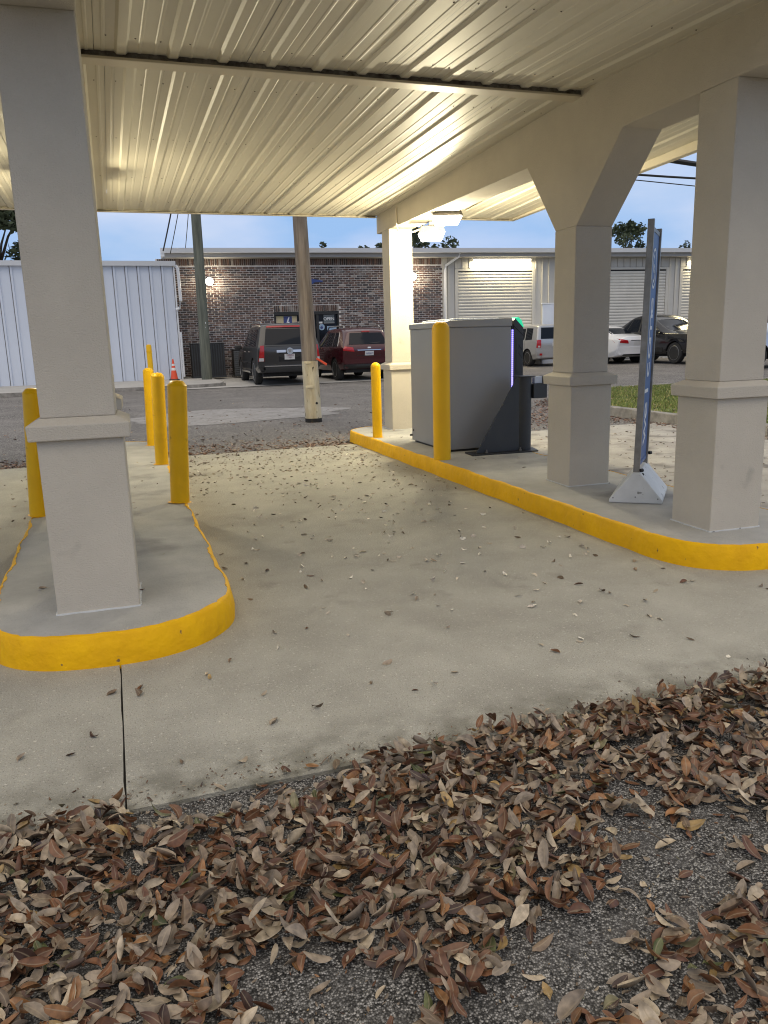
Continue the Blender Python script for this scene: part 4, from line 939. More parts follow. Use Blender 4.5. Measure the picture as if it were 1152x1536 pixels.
suv_mid = dict(cat='car', L=4.68, W=1.89, R=.37, wy=(.98, 3.68), spokes=6, sw=.04, mirror=(3.15, 1.13, .93), rim='rim', mirmat=None, st=[
    (.14, .03, .42, .42, .66, 1.06, 1.60, .78, .90, .90, .62), (.38, .18, .62, .34, .55, 1.09, 1.68, .88, .945, .925, .70), (1.2, 1.2, 1.2, .30, .5, 1.08, 1.735, .89, .945, .93, .735),
    (2.3, 2.3, 2.2, .30, .5, 1.06, 1.72, .89, .945, .93, .73), (2.9, 3.0, 2.6, .30, .5, 1.04, 1.64, .89, .945, .93, .70), (3.6, 3.6, 3.55, .30, .5, 1.03, 1.10, .88, .94, .91, .80), (4.4, 4.4, 4.4, .32, .5, .90, .97, .84, .91, .86, .74), (4.65, 4.62, 4.55, .40, .52, .76, .80, .72, .80, .76, .60)],
    patches=side_windows([(.66, 1.16, .86, 1.16), (1.26, 1.98, 1.26, 1.95), (2.06, 2.98, 2.03, 2.52)], 1.12, 1.10, 1.56, 1.58) + gaps((1.21, 2.02, 3.02), .5, 1.07) + [
    ('window_trim', 's', [(1.18, 1.12), (1.24, 1.12), (1.24, 1.57), (1.18, 1.57)], 'chrome', dict(off=.007, nu=1)),
    ('window_trim', 's', [(.60, 1.13), (.655, 1.11), (.86, 1.57), (.83, 1.58)], 'chrome', dict(off=.007, nu=1)),
    ('rear_window', 'r', [(-.68, 1.17), (.68, 1.17), (.55, 1.54), (-.55, 1.54)], 'glass', dict(off=.008, nu=8)),
    ('brake_light', 'r', [(-.14, 1.575), (.14, 1.575), (.13, 1.605), (-.13, 1.605)], 'red_lens', dict(off=.03, nu=2, nv_=1)),
    ('wiper', 'r', [(.05, 1.195), (.40, 1.215), (.40, 1.235), (.05, 1.205)], 'blackplastic', dict(off=.02, nu=3, nv_=1)),
    ('tail_light', 'rr', [(-.90, .98), (-.52, .94), (-.56, 1.08), (-.895, 1.13)], 'red_lens', dict(off=.018, nu=5)),
    ('reflector', 'rr', [(-.84, .585), (-.60, .585), (-.62, .66), (-.84, .66)], 'red_lens', dict(off=.012, nu=2, nv_=1)),
    ('plate_recess', 'r', [(-.42, .80), (.42, .80), (.36, .98), (-.36, .98)], 'seam', dict(off=.0015, nu=3, nv_=1)),
    ('plate_garnish', 'r', [(-.40, .975), (.40, .975), (.42, 1.0), (-.42, 1.0)], 'chrome', dict(off=.012, nu=4, nv_=1)),
    ('licence_plate', 'r', [(-.15, .81), (.15, .81), (.15, .95), (-.15, .95)], 'plate', dict(off=.014, nu=2, nv_=1)),
    ('badge', 'r', [(-.06, 1.04), (.06, 1.04), (.05, 1.085), (-.05, 1.085)], 'chrome', dict(off=.016, nu=2, nv_=1)),
    ('bumper', 'r', [(-.86, .56), (.86, .56), (.86, .70), (-.86, .70)], 'paint', dict(off=.045, nu=8, nv_=2, thick=.03)),
    ('lower_bumper', 'r', [(-.84, .40), (.84, .40), (.86, .53), (-.86, .53)], 'blackplastic', dict(off=.06, nu=8, nv_=2, thick=.06)),
    ('exhaust', 'r', [(-.58, .34), (-.42, .34), (-.42, .40), (-.58, .40)], 'chrome', dict(off=.06, nu=1, nv_=1)),
    ('tow_hitch', 'r', [(.14, .35), (.22, .35), (.22, .43), (.14, .43)], 'chrome', dict(off=.09, nu=1, nv_=1)),
    ('door_handle', 's', [(1.42, .97), (1.58, .97), (1.58, 1.0), (1.42, 1.0)], 'paint', dict(off=.03, nu=2, nv_=1)), ('door_handle', 's', [(2.2, .96), (2.36, .96), (2.36, .99), (2.2, .99)], 'paint', dict(off=.03, nu=2, nv_=1)),
    ('windshield', 'f', [(-.74, 1.12), (.74, 1.12), (.6, 1.58), (-.6, 1.58)], 'glass', dict(off=.006, nu=8)), ('headlight', 'ff', [(-.74, .66), (-.5, .66), (-.5, .78), (-.74, .78)], 'clear_lens', dict(off=.01))])
wagon = dict(cat='car', L=4.25, W=1.76, R=.325, wy=(.76, 3.36), spokes=9, sw=.018, mirror=(2.95, 1.02, .86), st=[
    (.06, .03, .16, .30, .52, .95, 1.58, .78, .86, .85, .72), (.22, .18, .30, .24, .45, .97, 1.615, .82, .88, .87, .745), (1.0, 1.0, 1.0, .22, .42, .96, 1.64, .83, .88, .87, .75),
    (2.2, 2.2, 2.1, .22, .42, .95, 1.63, .83, .88, .87, .745), (2.75, 2.8, 2.5, .22, .42, .95, 1.56, .83, .88, .87, .72), (3.3, 3.3, 3.25, .22, .42, .95, 1.02, .82, .87, .85, .76), (4.0, 4.0, 4.0, .24, .42, .84, .92, .78, .84, .80, .68), (4.22, 4.2, 4.15, .30, .45, .68, .74, .66, .74, .70, .56)],
    patches=side_windows([(.42, .95, .46, .95), (1.03, 1.82, 1.03, 1.80), (1.90, 2.78, 1.88, 2.42)], 1.04, 1.02, 1.48, 1.50) + gaps((.99, 1.86, 2.85), .42, .98) + [
    ('rear_window', 'r', [(-.66, 1.06), (.66, 1.06), (.60, 1.50), (-.60, 1.50)], 'glass', dict(off=.008, nu=8)),
    ('tail_light', 'rr', [(-.855, .72), (-.66, .72), (-.66, 1.03), (-.84, 1.03)], 'red_lens', dict(off=.02, nu=3)),
    ('reverse_light', 'rr', [(-.80, .735), (-.70, .735), (-.70, .80), (-.80, .80)], 'clear_lens', dict(off=.026, nu=1, nv_=1)),
    ('licence_plate', 'r', [(-.15, .76), (.15, .76), (.15, .90), (-.15, .90)], 'plate', dict(off=.012, nu=2, nv_=1)),
    ('bumper', 'r', [(-.84, .34), (.84, .34), (.84, .60), (-.84, .60)], 'paint', dict(off=.045, nu=8, nv_=3, thick=.03)),
    ('reflector', 'rr', [(-.72, .42), (-.62, .42), (-.62, .50), (-.72, .50)], 'red_lens', dict(off=.06, nu=1, nv_=1)),
    ('door_handle', 's', [(1.15, .93), (1.3, .93), (1.3, .96), (1.15, .96)], 'paint', dict(off=.03, nu=2, nv_=1)),
    ('windshield', 'f', [(-.68, 1.06), (.68, 1.06), (.6, 1.5), (-.6, 1.5)], 'glass', dict(off=.006, nu=8)), ('headlight', 'ff', [(-.72, .60), (-.46, .60), (-.46, .72), (-.72, .72)], 'clear_lens', dict(off=.01))])
sedan = dict(cat='car', L=4.82, W=1.84, R=.335, wy=(1.08, 3.87), spokes=10, sw=.02, mirror=(3.15, .97, .90), capc=.6, st=[
    (.14, .02, .06, .32, .55, .88, 1.02, .74, .86, .84, .66), (.34, .26, .42, .24, .45, .94, 1.09, .82, .90, .86, .68), (.75, .75, .80, .22, .42, .96, 1.11, .84, .915, .87, .66),
    (1.2, 1.2, 1.45, .22, .42, .95, 1.38, .84, .915, .885, .60), (1.9, 1.9, 2.0, .22, .42, .94, 1.465, .84, .915, .885, .60), (2.5, 2.6, 2.5, .22, .42, .93, 1.44, .84, .915, .885, .60), (3.3, 3.3, 3.4, .22, .42, .92, .99, .84, .91, .87, .74), (4.5, 4.5, 4.5, .24, .42, .76, .82, .78, .86, .80, .64), (4.8, 4.76, 4.72, .30, .42, .60, .66, .62, .72, .66, .5)],
    patches=side_windows([(1.0, 1.62, 1.42, 1.62), (1.68, 2.35, 1.68, 2.34), (2.41, 3.2, 2.40, 2.72)], .99, .98, 1.36, 1.37) + gaps((1.64, 2.38, 3.25), .42, .95) + [
    ('rear_window', 'r', [(-.60, 1.13), (.60, 1.13), (.50, 1.37), (-.50, 1.37)], 'glass', dict(off=.008, nu=8)),
    ('tail_light', 'rr', [(-.875, .80), (-.40, .76), (-.46, .88), (-.87, .97)], 'red_lens', dict(off=.016, nu=6)),
    ('licence_plate', 'r', [(-.15, .70), (.15, .70), (.15, .84), (-.15, .84)], 'plate', dict(off=.010, nu=2, nv_=1)),
    ('trim_bar', 'r', [(-.32, .865), (.32, .865), (.32, .885), (-.32, .885)], 'chrome', dict(off=.014, nu=4, nv_=1)),
    ('bumper', 'r', [(-.84, .36), (.84, .36), (.85, .62), (-.85, .62)], 'paint', dict(off=.035, nu=8, nv_=3, thick=.03)),
    ('bumper_insert', 'r', [(-.60, .30), (.60, .30), (.55, .36), (-.55, .36)], 'blackplastic', dict(off=.04, nu=4, nv_=1, thick=.04)),
    ('windshield', 'f', [(-.7, 1.03), (.7, 1.03), (.52, 1.38), (-.52, 1.38)], 'glass', dict(off=.006, nu=8)), ('headlight', 'ff', [(-.7, .56), (-.44, .56), (-.44, .68), (-.7, .68)], 'clear_lens', dict(off=.01))])
pickup = dict(cat='pickup truck', L=5.6, W=2.02, R=.395, wy=(1.15, 4.5), spokes=6, sw=.04, rim='darkrim', mirror=(3.62, 1.20, 1.0), st=[
    (.04, .02, .05, .42, .62, 1.10, 1.20, .90, .98, .97, .84), (.3, .3, .35, .36, .55, 1.14, 1.25, .94, 1.01, .99, .86), (1.0, 1.0, 1.15, .34, .5, 1.16, 1.42, .95, 1.01, .99, .80), (1.6, 1.6, 1.85, .34, .5, 1.15, 1.84, .95, 1.01, .99, .76),
    (2.6, 2.6, 2.5, .34, .5, 1.14, 1.875, .95, 1.01, .99, .78), (3.3, 3.3, 3.0, .34, .5, 1.14, 1.82, .95, 1.01, .99, .77), (4.0, 4.0, 3.95, .34, .5, 1.14, 1.22, .95, 1.01, .98, .88), (5.2, 5.2, 5.2, .36, .5, 1.10, 1.16, .93, 1.0, .96, .86), (5.56, 5.55, 5.5, .42, .55, 1.02, 1.08, .86, .97, .94, .80)],
    patches=side_windows([(1.28, 1.62, 1.86, 1.90), (1.72, 2.40, 1.96, 2.38), (2.50, 3.44, 2.48, 3.02)], 1.22, 1.21, 1.70, 1.70) + gaps((1.66, 2.45, 3.62), .5, 1.14) + [
    ('windshield', 'f', [(-.83, 1.24), (.83, 1.24), (.68, 1.76), (-.68, 1.76)], 'glass', dict(off=.006, nu=8)),
    ('headlight', 'ff', [(-.92, .86), (-.60, .86), (-.60, 1.03), (-.92, 1.03)], 'clear_lens', dict(off=.02)), ('turn_signal', 'ff', [(-.92, .78), (-.60, .78), (-.60, .845), (-.92, .845)], 'amber_lens', dict(off=.02, nv_=1)),
    ('grille', 'f', [(-.56, .78), (.56, .78), (.56, 1.02), (-.56, 1.02)], 'seam', dict(off=.008)), ('grille_bar', 'f', [(-.57, .88), (.57, .88), (.57, .93), (-.57, .93)], 'chrome', dict(off=.03, nv_=1)),
    ('bumper', 'f', [(-.97, .44), (.97, .44), (.97, .70), (-.97, .70)], 'darkrim', dict(off=.10, nu=8, nv_=3, thick=.1)),
    ('wheel_flare', 's', [(4.0, .80), (5.0, .80), (4.8, .90), (4.2, .90)], 'blackplastic', dict(off=.02, nu=5, nv_=1)),
    ('side_cladding', 's', [(1.7, .42), (3.9, .42), (3.9, .60), (1.7, .60)], 'blackplastic', dict(off=.02, nu=5, nv_=1)),
    ('pillar_strip', 's', [(1.655, 1.21), (1.70, 1.21), (1.955, 1.70), (1.90, 1.70)], 'paint', dict(off=.008, nu=1))])  # last patch: sloping strip between the rear side windows, in body paint
M['paint_charcoal'] = nmat('charcoal_paint', (.022, .022, .023), .28, coat=.6)
M['paint_maroon'] = nmat('maroon_paint', (.055, .006, .010), .25, coat=.6)
M['paint_silver'] = nmat('silver_paint', (.42, .42, .42), .28, metal=.45, coat=.5)
M['paint_white'] = nmat('white_paint', (.72, .73, .75), .25, coat=.5)
M['paint_black'] = nmat('black_paint', (.009, .009, .011), .2, coat=.6)
M['paint_pale'] = nmat('pale_blue_paint', (.42, .50, .62), .25, coat=.5)
suv_mid['mirmat'] = 'paint_maroon'
def zc(x, y): return zg(x, y) + .005
car1 = make_car('parked_suv', 'charcoal SUV with a red strip over its rear window, parked at the brick wall', suv_big, 'paint_charcoal', (5.30, 24.4, zc(5.5, 26)), rz=math.radians(-1.2), group=None)
car2 = make_car('parked_suv', 'maroon SUV with roof rails parked right of the charcoal one', suv_mid, 'paint_maroon', (8.08, 24.9, zc(8, 26)), rz=math.radians(1.5))
car3 = make_car('parked_wagon', 'boxy silver car seen between the cash machine and the middle right column', wagon, 'paint_silver', (16.85, 27.9, zc(17, 28.5)), rz=0)
car4 = make_car('parked_sedan', 'white sedan with red tail lights beside the black pickup', sedan, 'paint_white', (19.75, 26.6, zc(19.5, 27.5)), rz=math.radians(2), scale=1.02)
car5 = make_car('parked_pickup', 'black pickup truck facing out in front of the roll-up door', pickup, 'paint_black', (20.95, 29.55, zc(21, 26)), rz=math.radians(183), scale=1.0)
car6 = make_car('parked_sedan', 'black car just showing between the maroon SUV and the far right column', sedan, 'paint_black', (10.55, 25.6, zc(10.4, 27)), rz=0)
car7 = make_car('parked_wagon', 'pale blue vehicle sliver at the right edge beyond the nearest right column', wagon, 'paint_pale', (23.6, 20.6, zc(23, 21)), rz=math.radians(80), scale=1.15)
# roof rails and small details
for car, w, ya, yb_, z in ((car1, .72, .7, 3.0, 1.90), (car2, .62, .7, 2.6, 1.735)):
    for sx in (-1, 1):
        b = MB(); b.tube([(sx * w, ya, z - .03), (sx * w, ya + .12, z + .045), (sx * w, yb_ - .15, z + .045), (sx * w, yb_, z - .05)], .022, 8); b.build('roof_rail', 'darkrim', car, world=False, smooth=True)
b = MB(); b.lathe([(.105, -.012), (.105, .0)], (0, -.045, 1.04), 20, 'y'); b.build('badge', 'chrome', car1, world=False)
b = MB(); b.prism([(-.05, 1.09), (.05, 1.09), (.035, 1.01), (0, .985), (-.035, 1.01)], 'y', -.066, -.058); b.build('crest', 'darkrim', car1, world=False)
lettering('plate_lettering', 'TAYLOR', .062, 'plate_red', car1, Matrix.Translation((0, -.052, .905)) @ Matrix.Rotation(PI / 2, 4, 'X'))
lettering('plate_lettering', 'TEAM', .045, 'plate_red', car1, Matrix.Translation((0, -.052, .84)) @ Matrix.Rotation(PI / 2, 4, 'X'))
lettering('plate_lettering', 'NZS077', .075, 'blue_decal', car2, Matrix.Translation((0, .020, .875)) @ Matrix.Rotation(PI / 2, 4, 'X'))
b = MB(); b.tube([(.3, .7, 1.6), (.36, .62, 1.92)], .008, 6); b.build('aerial', 'cable', car3, world=False)
b = MB(); b.tube([(.0, 1.3, 1.72), (.02, 1.1, 1.86)], .010, 6); b.build('aerial', 'cable', car2, world=False)

# ------------------------------------------------------------------ TREES
def tree(x, y, h, rad, label, n=2600, seed=1, leaf=.16, crown0=.35, dark=(.060, .078, .040), sparse=False):
    t = thing('tree', (x, y, .1), label, 'tree', 'trees behind the buildings'); r = random.Random(seed)
    b = MB(); b.tube([(0, 0, 0), (.1, .05, h * .35), (-.05, .1, h * .62), (.1, 0, h * .85)], [h * .030, h * .024, h * .014, h * .005], 8); b.build('trunk', 'bark', t, world=False, smooth=True)
    blobs = []
    for k in range(26 if not sparse else 12):
        a = r.uniform(0, 2 * PI); zz = r.uniform(crown0, .97); rr = rad * math.sin(PI * min(1, max(.12, (zz - crown0) / (1.08 - crown0)))) ** .6 * r.uniform(.35, 1)
        blobs.append((rr * math.cos(a), rr * math.sin(a), zz * h, r.uniform(.16, .34) * rad * (0.75 if sparse else 1)))
    b = MB()
    for bx, by, bz, br in blobs[:14]: b.tube([(0, .05, h * min(.6, bz / h * .6)), (bx * .5, by * .5, bz * .85), (bx, by, bz)], [h * .010, h * .006, .01], 5); b.build('limb', 'bark', t, world=False); b = MB()
    vs, fs, cs = [], [], []
    for i in range(n):
        bx, by, bz, br = r.choice(blobs); d = Vector((r.gauss(0, 1), r.gauss(0, 1), r.gauss(0, .8))).normalized() * br * r.uniform(.35, 1.1) ** .6
        c = Vector((bx, by, bz)) + d; u = Vector((r.gauss(0, 1), r.gauss(0, 1), r.gauss(0, .6))).normalized(); w = u.cross(Vector((r.random(), r.random(), r.random()))).normalized(); s_ = leaf * r.uniform(.6, 1.4)
        o = len(vs); vs += [c - u * s_, c + w * s_ * .45, c + u * s_, c - w * s_ * .45]; fs.append((o, o + 1, o + 2, o + 3)); f = r.uniform(.6, 1.7); q = (dark[0] * f, dark[1] * f, dark[2] * f, 1); cs += [q] * 4
    me = bpy.data.meshes.new('crown'); me.from_pydata(vs, [], fs); me.materials.append(M['foliage']); ca = me.color_attributes.new('bcol', 'FLOAT_COLOR', 'CORNER'); ca.data.foreach_set('color', np.array(cs, np.float32).ravel())
    o = bpy.data.objects.new('crown', me); COL.objects.link(o); o.parent = t; return t
tree(-5.6, 50, 10.6, 3.4, 'dense dark tree over the white shed at the left edge', 9000, 2, .20, .25)
tree(36.0, 50, 9.1, 1.7, 'round-topped tree over the garage roof between the two nearest right columns', 2600, 5, .13, .5)
tree(38.6, 52, 8.1, 1.1, 'low twiggy treetop just right of the blue banner', 900, 6, .12, .6, sparse=True)
tree(42.2, 51, 8.1, 1.4, 'small treetop against the nearest right column', 500, 8, .11, .6, sparse=True)
tree(20.4, 50, 8.5, 2.2, 'dark treetop right behind the floodlights', 3400, 9, .15, .5)
tree(13.0, 50, 7.65, .8, 'tiny twig top poking over the brick roof', 240, 12, .10, .75, sparse=True)
tree(17.2, 52, 8.05, 1.0, 'small treetop left of the far right column', 600, 13, .11, .7, sparse=True)

# ------------------------------------------------------------------ GRASS
def scatter_np(n, fn):
    vs = np.zeros((n * 3, 3), np.float32); cs = np.zeros((n * 3, 4), np.float32); k = 0
    while k < n:
        p = fn()
        if p is None: continue
        x, y, z = p; a = random.uniform(0, 2 * PI); w = .010 * (1 + (y - 8) * .05); h = random.uniform(.02, .07) * (1 + .4 * math.sin(x * 2.1) * math.cos(y * 1.7)); lx, ly = random.gauss(0, .025), random.gauss(0, .025)
        vs[3 * k] = (x - w * math.cos(a), y - w * math.sin(a), z); vs[3 * k + 1] = (x + w * math.cos(a), y + w * math.sin(a), z); vs[3 * k + 2] = (x + lx, y + ly, z + h)
        f = random.uniform(.7, 1.35); tw = random.random()
        c = (.17, .215, .055) if tw < .7 else ((.36, .31, .13) if tw < .85 else (.08, .13, .035)); cs[3 * k:3 * k + 3] = (c[0] * f, c[1] * f, c[2] * f, 1); k += 1
    return vs, cs
def in_poly(x, y, poly):
    r = False; j = len(poly) - 1
    for i in range(len(poly)):
        if (poly[i][1] > y) != (poly[j][1] > y) and x < (poly[j][0] - poly[i][0]) * (y - poly[i][1]) / (poly[j][1] - poly[i][1]) + poly[i][0]: r = not r
        j = i
    return r
def gfn():
    x, y = random.uniform(8.3, 17.5), random.uniform(6.5, 16.4)
    return (x, y, .115) if in_poly(x, y, inner) else None
vs, cs = scatter_np(70000, gfn)
me = bpy.data.meshes.new('grass'); me.from_pydata(vs.tolist(), [], [(3 * i, 3 * i + 1, 3 * i + 2) for i in range(len(vs) // 3)]); me.materials.append(M['grass'])
ca = me.color_attributes.new('bcol', 'FLOAT_COLOR', 'POINT'); ca.data.foreach_set('color', cs.ravel())
o = bpy.data.objects.new('grass', me); COL.objects.link(o); tag(o, 'short patchy grass with brown litter in the kerbed bed', 'grass', kind='stuff')

# ------------------------------------------------------------------ LEAVES
ROWS = (.10, .26, .46, .66, .85)
def leaf_template(curl, fold, bend, asym):
    vs = [(-.5, 0, 0)]; al = [0]
    for t in ROWS:
        w = .188 * math.sin(PI * t ** .88) ** .72; x = t - .5; zc_ = curl * (t - .45) ** 2 + bend * t; yc = asym * math.sin(PI * t)
        vs += [(x, yc - w, zc_ + fold * w), (x, yc, zc_), (x, yc + w, zc_ + fold * w * (1 - .3 * asym))]; al += [1, 0, 1]
    vs.append((.5, 0, curl * .3 + bend)); al.append(0)
    fs = [(0, 2, 1), (0, 3, 2)]
    for k in range(4):
        a = 1 + 3 * k; fs += [(a, a + 1, a + 4, a + 3), (a + 1, a + 2, a + 5, a + 4)]
    fs += [(13, 14, 16), (14, 15, 16)]
    return np.array(vs, np.float32), fs, np.array(al, np.float32)
TPL = [leaf_template(random.uniform(-.5, 1.1), random.uniform(-.7, 1.3), random.uniform(-.12, .12), random.uniform(-.12, .12)) for _ in range(40)]
LCOL = [((.265, .21, .155), .27, 'taupe'), ((.40, .325, .23), .14, 'taupe'), ((.17, .12, .08), .14, 'taupe'), ((.150, .066, .030), .19, 'rust'), ((.105, .045, .024), .12, 'rust'), ((.055, .028, .020), .08, 'rust'), ((.24, .115, .045), .055, 'orange'), ((.33, .22, .09), .015, 'orange'), ((.085, .095, .035), .012, 'green'), ((.19, .17, .09), .01, 'green')]
def leaf_instance(x, y, z, ln, yaw, tilt, roll):
    T = random.choice(TPL); R = (Matrix.Rotation(yaw, 3, 'Z') @ Matrix.Rotation(tilt, 3, 'Y') @ Matrix.Rotation(roll, 3, 'X'))
    R = np.array(R, np.float32) * ln; v = T[0].copy(); v[:, 1] *= random.uniform(.85, 1.3)
    v = v @ R.T; v[:, 2] -= v[:, 2].min(); v += np.array((x, y, z), np.float32)
    return v, T
class LeafBatch:
    def __init__(s): s.V = []; s.F = []; s.C = []; s.n = 0
    def put(s, v, T, col):
        c = np.empty((17, 4), np.float32); c[:, :3] = col; c[:, 3] = T[2]; s.V.append(v); s.C.append(c); s.F += [tuple(i + s.n for i in f) for f in T[1]]; s.n += 17
    def build(s, name):
        me = bpy.data.meshes.new(name); me.from_pydata(np.concatenate(s.V).tolist(), [], s.F); me.materials.append(M['leaf'])
        ca = me.color_attributes.new('lcol', 'FLOAT_COLOR', 'POINT'); ca.data.foreach_set('color', np.concatenate(s.C).ravel()); me.polygons.foreach_set('use_smooth', [True] * len(me.polygons))
        o = bpy.data.objects.new(name, me); COL.objects.link(o); return o
def pick():
    q = random.choices(LCOL, [c[1] for c in LCOL])[0]; f = random.uniform(.78, 1.28); return tuple(v * f for v in q[0]), q[2]
BARE = [(0.303,1.436,0.085),(0.200,1.514,0.050),(0.421,1.372,0.075),(0.858,1.326,0.105),(0.731,1.255,0.07),(1.061,1.409,0.06),(1.263,1.490,0.10),(1.431,1.483,0.095),(1.642,1.560,0.067),(1.431,1.826,0.06),(1.271,1.705,0.058),(1.396,1.656,0.048),(0.10,2.285,0.055),(0.22,2.27,0.06),(0.34,2.262,0.05),(0.473,2.267,0.05),(1.034,2.246,0.05),(0.918,2.268,0.036),(0.654,1.230,0.056),(-.02,2.285,.05),(.16,2.24,.06),(.56,2.27,.045),(.30,2.21,.05),(2.140,2.172,0.05),(1.197,1.309,0.03),(1.25,1.42,.07),(1.55,1.64,.06)]
def vnoise(x, y): return .5 + .25 * math.sin(3.1 * x + 1.3 * y + 1) + .25 * math.sin(-2.2 * x + 4.1 * y + 2.2 * math.sin(1.7 * x))
def dens(x, y):
    d = 1.0
    for bx, by, br in BARE:
        q = math.hypot(x - bx, y - by) / (br * 1.22)
        if q < 1.35: d = min(d, .035 + .8 * max(0, (q - .85)) ** 1.3 * 2)
    if x < -.9 or x > 2.4 or y < 1.0: d *= .35 + .65 * min(1, max(0, (vnoise(x, y) - .2) * 2))
    if x > .9 and y < 2.1: d *= .62 + .38 * vnoise(x * 2.3, y * 2.3)
    return d
HG = {}
leaves = []
N = 27000
for i in range(N):
    x = random.uniform(-1.6, 3.8); y = random.uniform(.55, 2.345) if random.random() < .9 else random.uniform(2.1, 2.37)
    if random.random() > dens(x, y): continue
    if y > 2.315 and random.random() < .55: continue
    if y > 2.21 and -.1 < x < .72 and random.random() < .62: continue
    k = (int(x / .025), int(y / .025)); h = HG.get(k, 0)
    if h > .036 and random.random() < .75: continue
    ln = random.gauss(.055, .014); ln = min(.086, max(.022, ln)); yaw = random.uniform(0, 2 * PI)
    tl = random.gauss(0, .20 + 9 * h); rl = random.gauss(0, .30 + 10 * h)
    if random.random() < .5: rl += PI if random.random() < .35 else 0
    z0 = (0 if y > 2.335 else -.013) + h
    v, T = leaf_instance(x, y, z0, ln, yaw, max(-.6, min(.6, tl)), rl)
    for a in range(-1, 2):
        for c in range(-1, 2): kk = (k[0] + a, k[1] + c); HG[kk] = max(HG.get(kk, 0), h + (.0030 if (a or c) else .0042))
    col, kind_ = pick(); leaves.append((v, T, col, kind_, x, y, z0, ln))
# the 300 that show largest: near, high in the drift, in view
def in_view(x, y):
    d = Vector((x, y, -1.4)); w = d.dot(F_); u = d.dot(R_) / w; v_ = d.dot(U_) / w
    return w > 0 and abs(u) < .478 and abs(v_) < .640, w
cand = []
cell = {}
for i, l in enumerate(leaves):
    ok, w = in_view(l[4], l[5]);
    if not ok: continue
    key = (int(l[4] / .05), int(l[5] / .04)); 
    cand.append((l[7] / w + l[6] * .35, i, key))
cand.sort(reverse=True); chosen = set(); used = {}
for s_, i, key in cand:
    if used.get(key, 0) >= 1: continue
    used[key] = 1; chosen.add(i)
    if len(chosen) >= 300: break
LAB = dict(taupe='dry grey-taupe leaf lying pale side up in the foreground drift on the asphalt', rust='glossy rust-brown leaf in the foreground drift on the asphalt', orange='light orange-tan leaf in the foreground drift on the asphalt', green='leaf still olive green among the brown ones of the foreground drift')
GRP = dict(taupe='taupe leaves of the foreground drift', rust='rust-brown leaves of the foreground drift', orange='orange-tan leaves of the foreground drift', green='olive green leaves of the foreground drift')
batch = LeafBatch()
for i, (v, T, col, kind_, x, y, z0, ln) in enumerate(leaves):
    if i in chosen:
        s1 = LeafBatch(); s1.put(v - np.array((x, y, z0), np.float32), T, col); o = s1.build('fallen_leaf'); o.location = (x, y, z0); d_ = Vector((x, y, -1.4)); w_ = d_.dot(F_); uu = d_.dot(R_) / w_ / .4907; vv = -d_.dot(U_) / w_ / .6542
        hz = ['far left', 'left', 'centre left', 'centre', 'centre right', 'right', 'far right'][min(6, int((uu + 1) * 3.5))]; vz = 'at the bottom edge' if vv > .9 else ('midway down it' if vv > .78 else 'by the concrete edge')
        tag(o, dict(taupe='grey-taupe dry leaf', rust='rust-brown glossy leaf', orange='light orange-tan leaf', green='olive green leaf')[kind_] + ' in the drift, ' + hz + ', ' + vz, 'leaf', GRP[kind_] + ', ' + hz + ' ' + vz)
    else: batch.put(v, T, col)
for i in range(5200):
    x, y = random.uniform(-1.6, 3.8), random.uniform(.6, 2.42) if random.random() < .8 else random.gauss(2.37, .06)
    v, T = leaf_instance(x, y, .001 if y > 2.335 else -.012, random.uniform(.005, .017), random.uniform(0, 6.28), random.gauss(0, .4), random.gauss(0, .5)); batch.put(v, T, tuple(q * .8 for q in pick()[0]))
o = batch.build('leaf_litter'); tag(o, 'thick drift of brown and taupe fallen leaves over the near asphalt', 'leaves', kind='stuff')
# scattered leaves on the slab, islands and the lot
b2 = LeafBatch()
def put_flat(x, y, z, ln, cols=None, roll=0):
    v, T = leaf_instance(x, y, z, ln, random.uniform(0, 2 * PI), random.gauss(0, .10), roll + random.gauss(0, .3)); c = cols or pick()[0]; b2.put(v, T, c)
for i in range(320):     # cluster in the lane centre
    x, y = random.gauss(1.9, .75), random.gauss(5.9, 1.5)
    if .56 < x < 3.08 and 2.5 < y < 10.3: put_flat(x, y, .001, random.uniform(.028, .058), random.choice([(.85, .80, .70), (.80, .74, .62), (.60, .52, .42), (.50, .42, .32), (.12, .08, .05)]), random.choice((0, 0, .5, -.5, .9)))
for i in range(120):
    x, y = random.uniform(-.8, 4.5), random.uniform(2.42, 4.2) if random.random() < .6 else random.uniform(2.4, 10)
    if (x < .6 or x > 3.05) and y > 3.5: continue
    put_flat(x, y, .001, random.uniform(.03, .062))
for i in range(620):     # far part of the slab
    x, y = random.uniform(.6, 3.05), 10.4 - abs(random.gauss(0, 1.6))
    put_flat(x, y, .001, random.uniform(.02, .05), random.choice([(.20, .15, .10), (.10, .07, .045), (.3, .24, .17), (.14, .07, .04)]))
for i in range(60):
    x = random.choice([random.uniform(-.6, .45), random.uniform(3.2, 4.25)]); y = random.uniform(3.7, 10.9); put_flat(x, y, .1515, random.uniform(.02, .045))
for i in range(260):
    x, y = random.uniform(-4, -.75), random.uniform(3, 10.3); put_flat(x, y, .001, random.uniform(.02, .055))
for i in range(500):
    x, y = random.uniform(4.4, 7.9), random.uniform(2.6, 10.3); put_flat(x, y, .001, random.uniform(.02, .05))
for i in range(900):     # against the kerb of the grass bed
    y = random.uniform(7, 15.2); x = (8.18 if y < 12.5 else 8.2 + (y - 12.5) ** 2 * .12) - abs(random.gauss(0, .16)) - .03; z = .002 if y < 10.4 else zg(x, y) - .01; put_flat(x, y, z, random.uniform(.03, .06), random.choice([(.16, .075, .045), (.22, .13, .085), (.10, .05, .03)]))
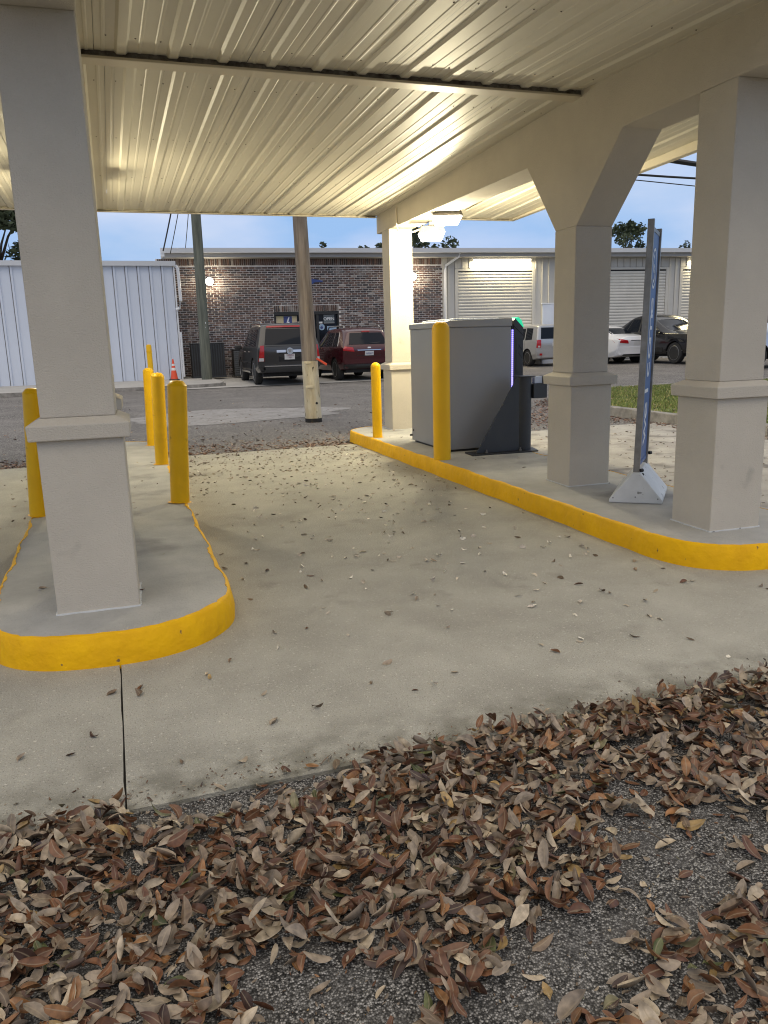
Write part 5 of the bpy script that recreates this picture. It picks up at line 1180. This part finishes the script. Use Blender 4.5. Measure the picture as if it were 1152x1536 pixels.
for i in range(2300):    # lot strip behind the far slab edge
    x = random.uniform(-3, 4.4); y = 10.45 + abs(random.gauss(0, .42 + .3 * max(0, math.sin(x * 1.3)))); put_flat(x, y, zg(x, y) - .010, random.uniform(.03, .065), random.choice([(.26, .16, .11), (.17, .08, .05), (.34, .26, .19), (.11, .06, .04)]))
for i in range(2600):    # wider litter on the lot
    x, y = random.uniform(-7, 9), 10.6 + random.expovariate(.42); 
    if y > 24 or vnoise(x * .6, y * .8) < random.random(): continue
    put_flat(x, y, zg(x, y) - .008, random.uniform(.035, .07), random.choice([(.26, .16, .11), (.17, .09, .06), (.34, .27, .21)]))
for i in range(1900):    # litter patch right of the cash machine
    x, y = random.gauss(6.9, 1.1), random.gauss(12.6, 1.2)
    if x > 8 + max(0, y - 12.5) * .4 or y < 10.45 or x < 4.4: continue
    put_flat(x, y, zg(x, y) - .009, random.uniform(.04, .075), random.choice([(.26, .16, .11), (.20, .10, .07), (.34, .25, .19)]))
for i in range(260):
    x, y = random.uniform(8.5, 14), random.uniform(7, 16)
    if in_poly(x, y, inner): put_flat(x, y, .15, random.uniform(.04, .07), random.choice([(.26, .16, .11), (.30, .22, .15)]))
o = b2.build('scattered_leaves'); tag(o, 'small dry leaves scattered over the driveway and the lot', 'leaves', kind='stuff')

# a few dry twigs lying in the drift
for i, (x, y, a, l_) in enumerate([(1.95, 1.72, .5, .16), (1.30, 1.62, 2.3, .11), (.62, 1.86, 1.1, .13), (1.72, 2.05, .2, .10), (.05, 1.95, 2.7, .12), (2.15, 2.0, 1.7, .12)]):
    b = MB(); dx, dy = math.cos(a), math.sin(a); P_ = [(x - dx * l_ / 2, y - dy * l_ / 2, .012), (x - dx * l_ * .1, y + .006, .026), (x + dx * l_ * .3, y + dy * l_ * .3 - .004, .03), (x + dx * l_ / 2, y + dy * l_ / 2, .022)]
    b.tube(P_, [.0022, .002, .0016, .0008], 5); o = b.build('twig', 'bark'); tag(o, ['thin dry twig in the leaves at the right, the longest of the six', 'twig beside the bare asphalt patch right of centre', 'twig among the leaves just right of centre, sloping away', 'short level twig close to the concrete edge at the right', 'twig in the left part of the drift below the slab joint', 'upright-lying twig at the far right of the drift'][i], 'twig')
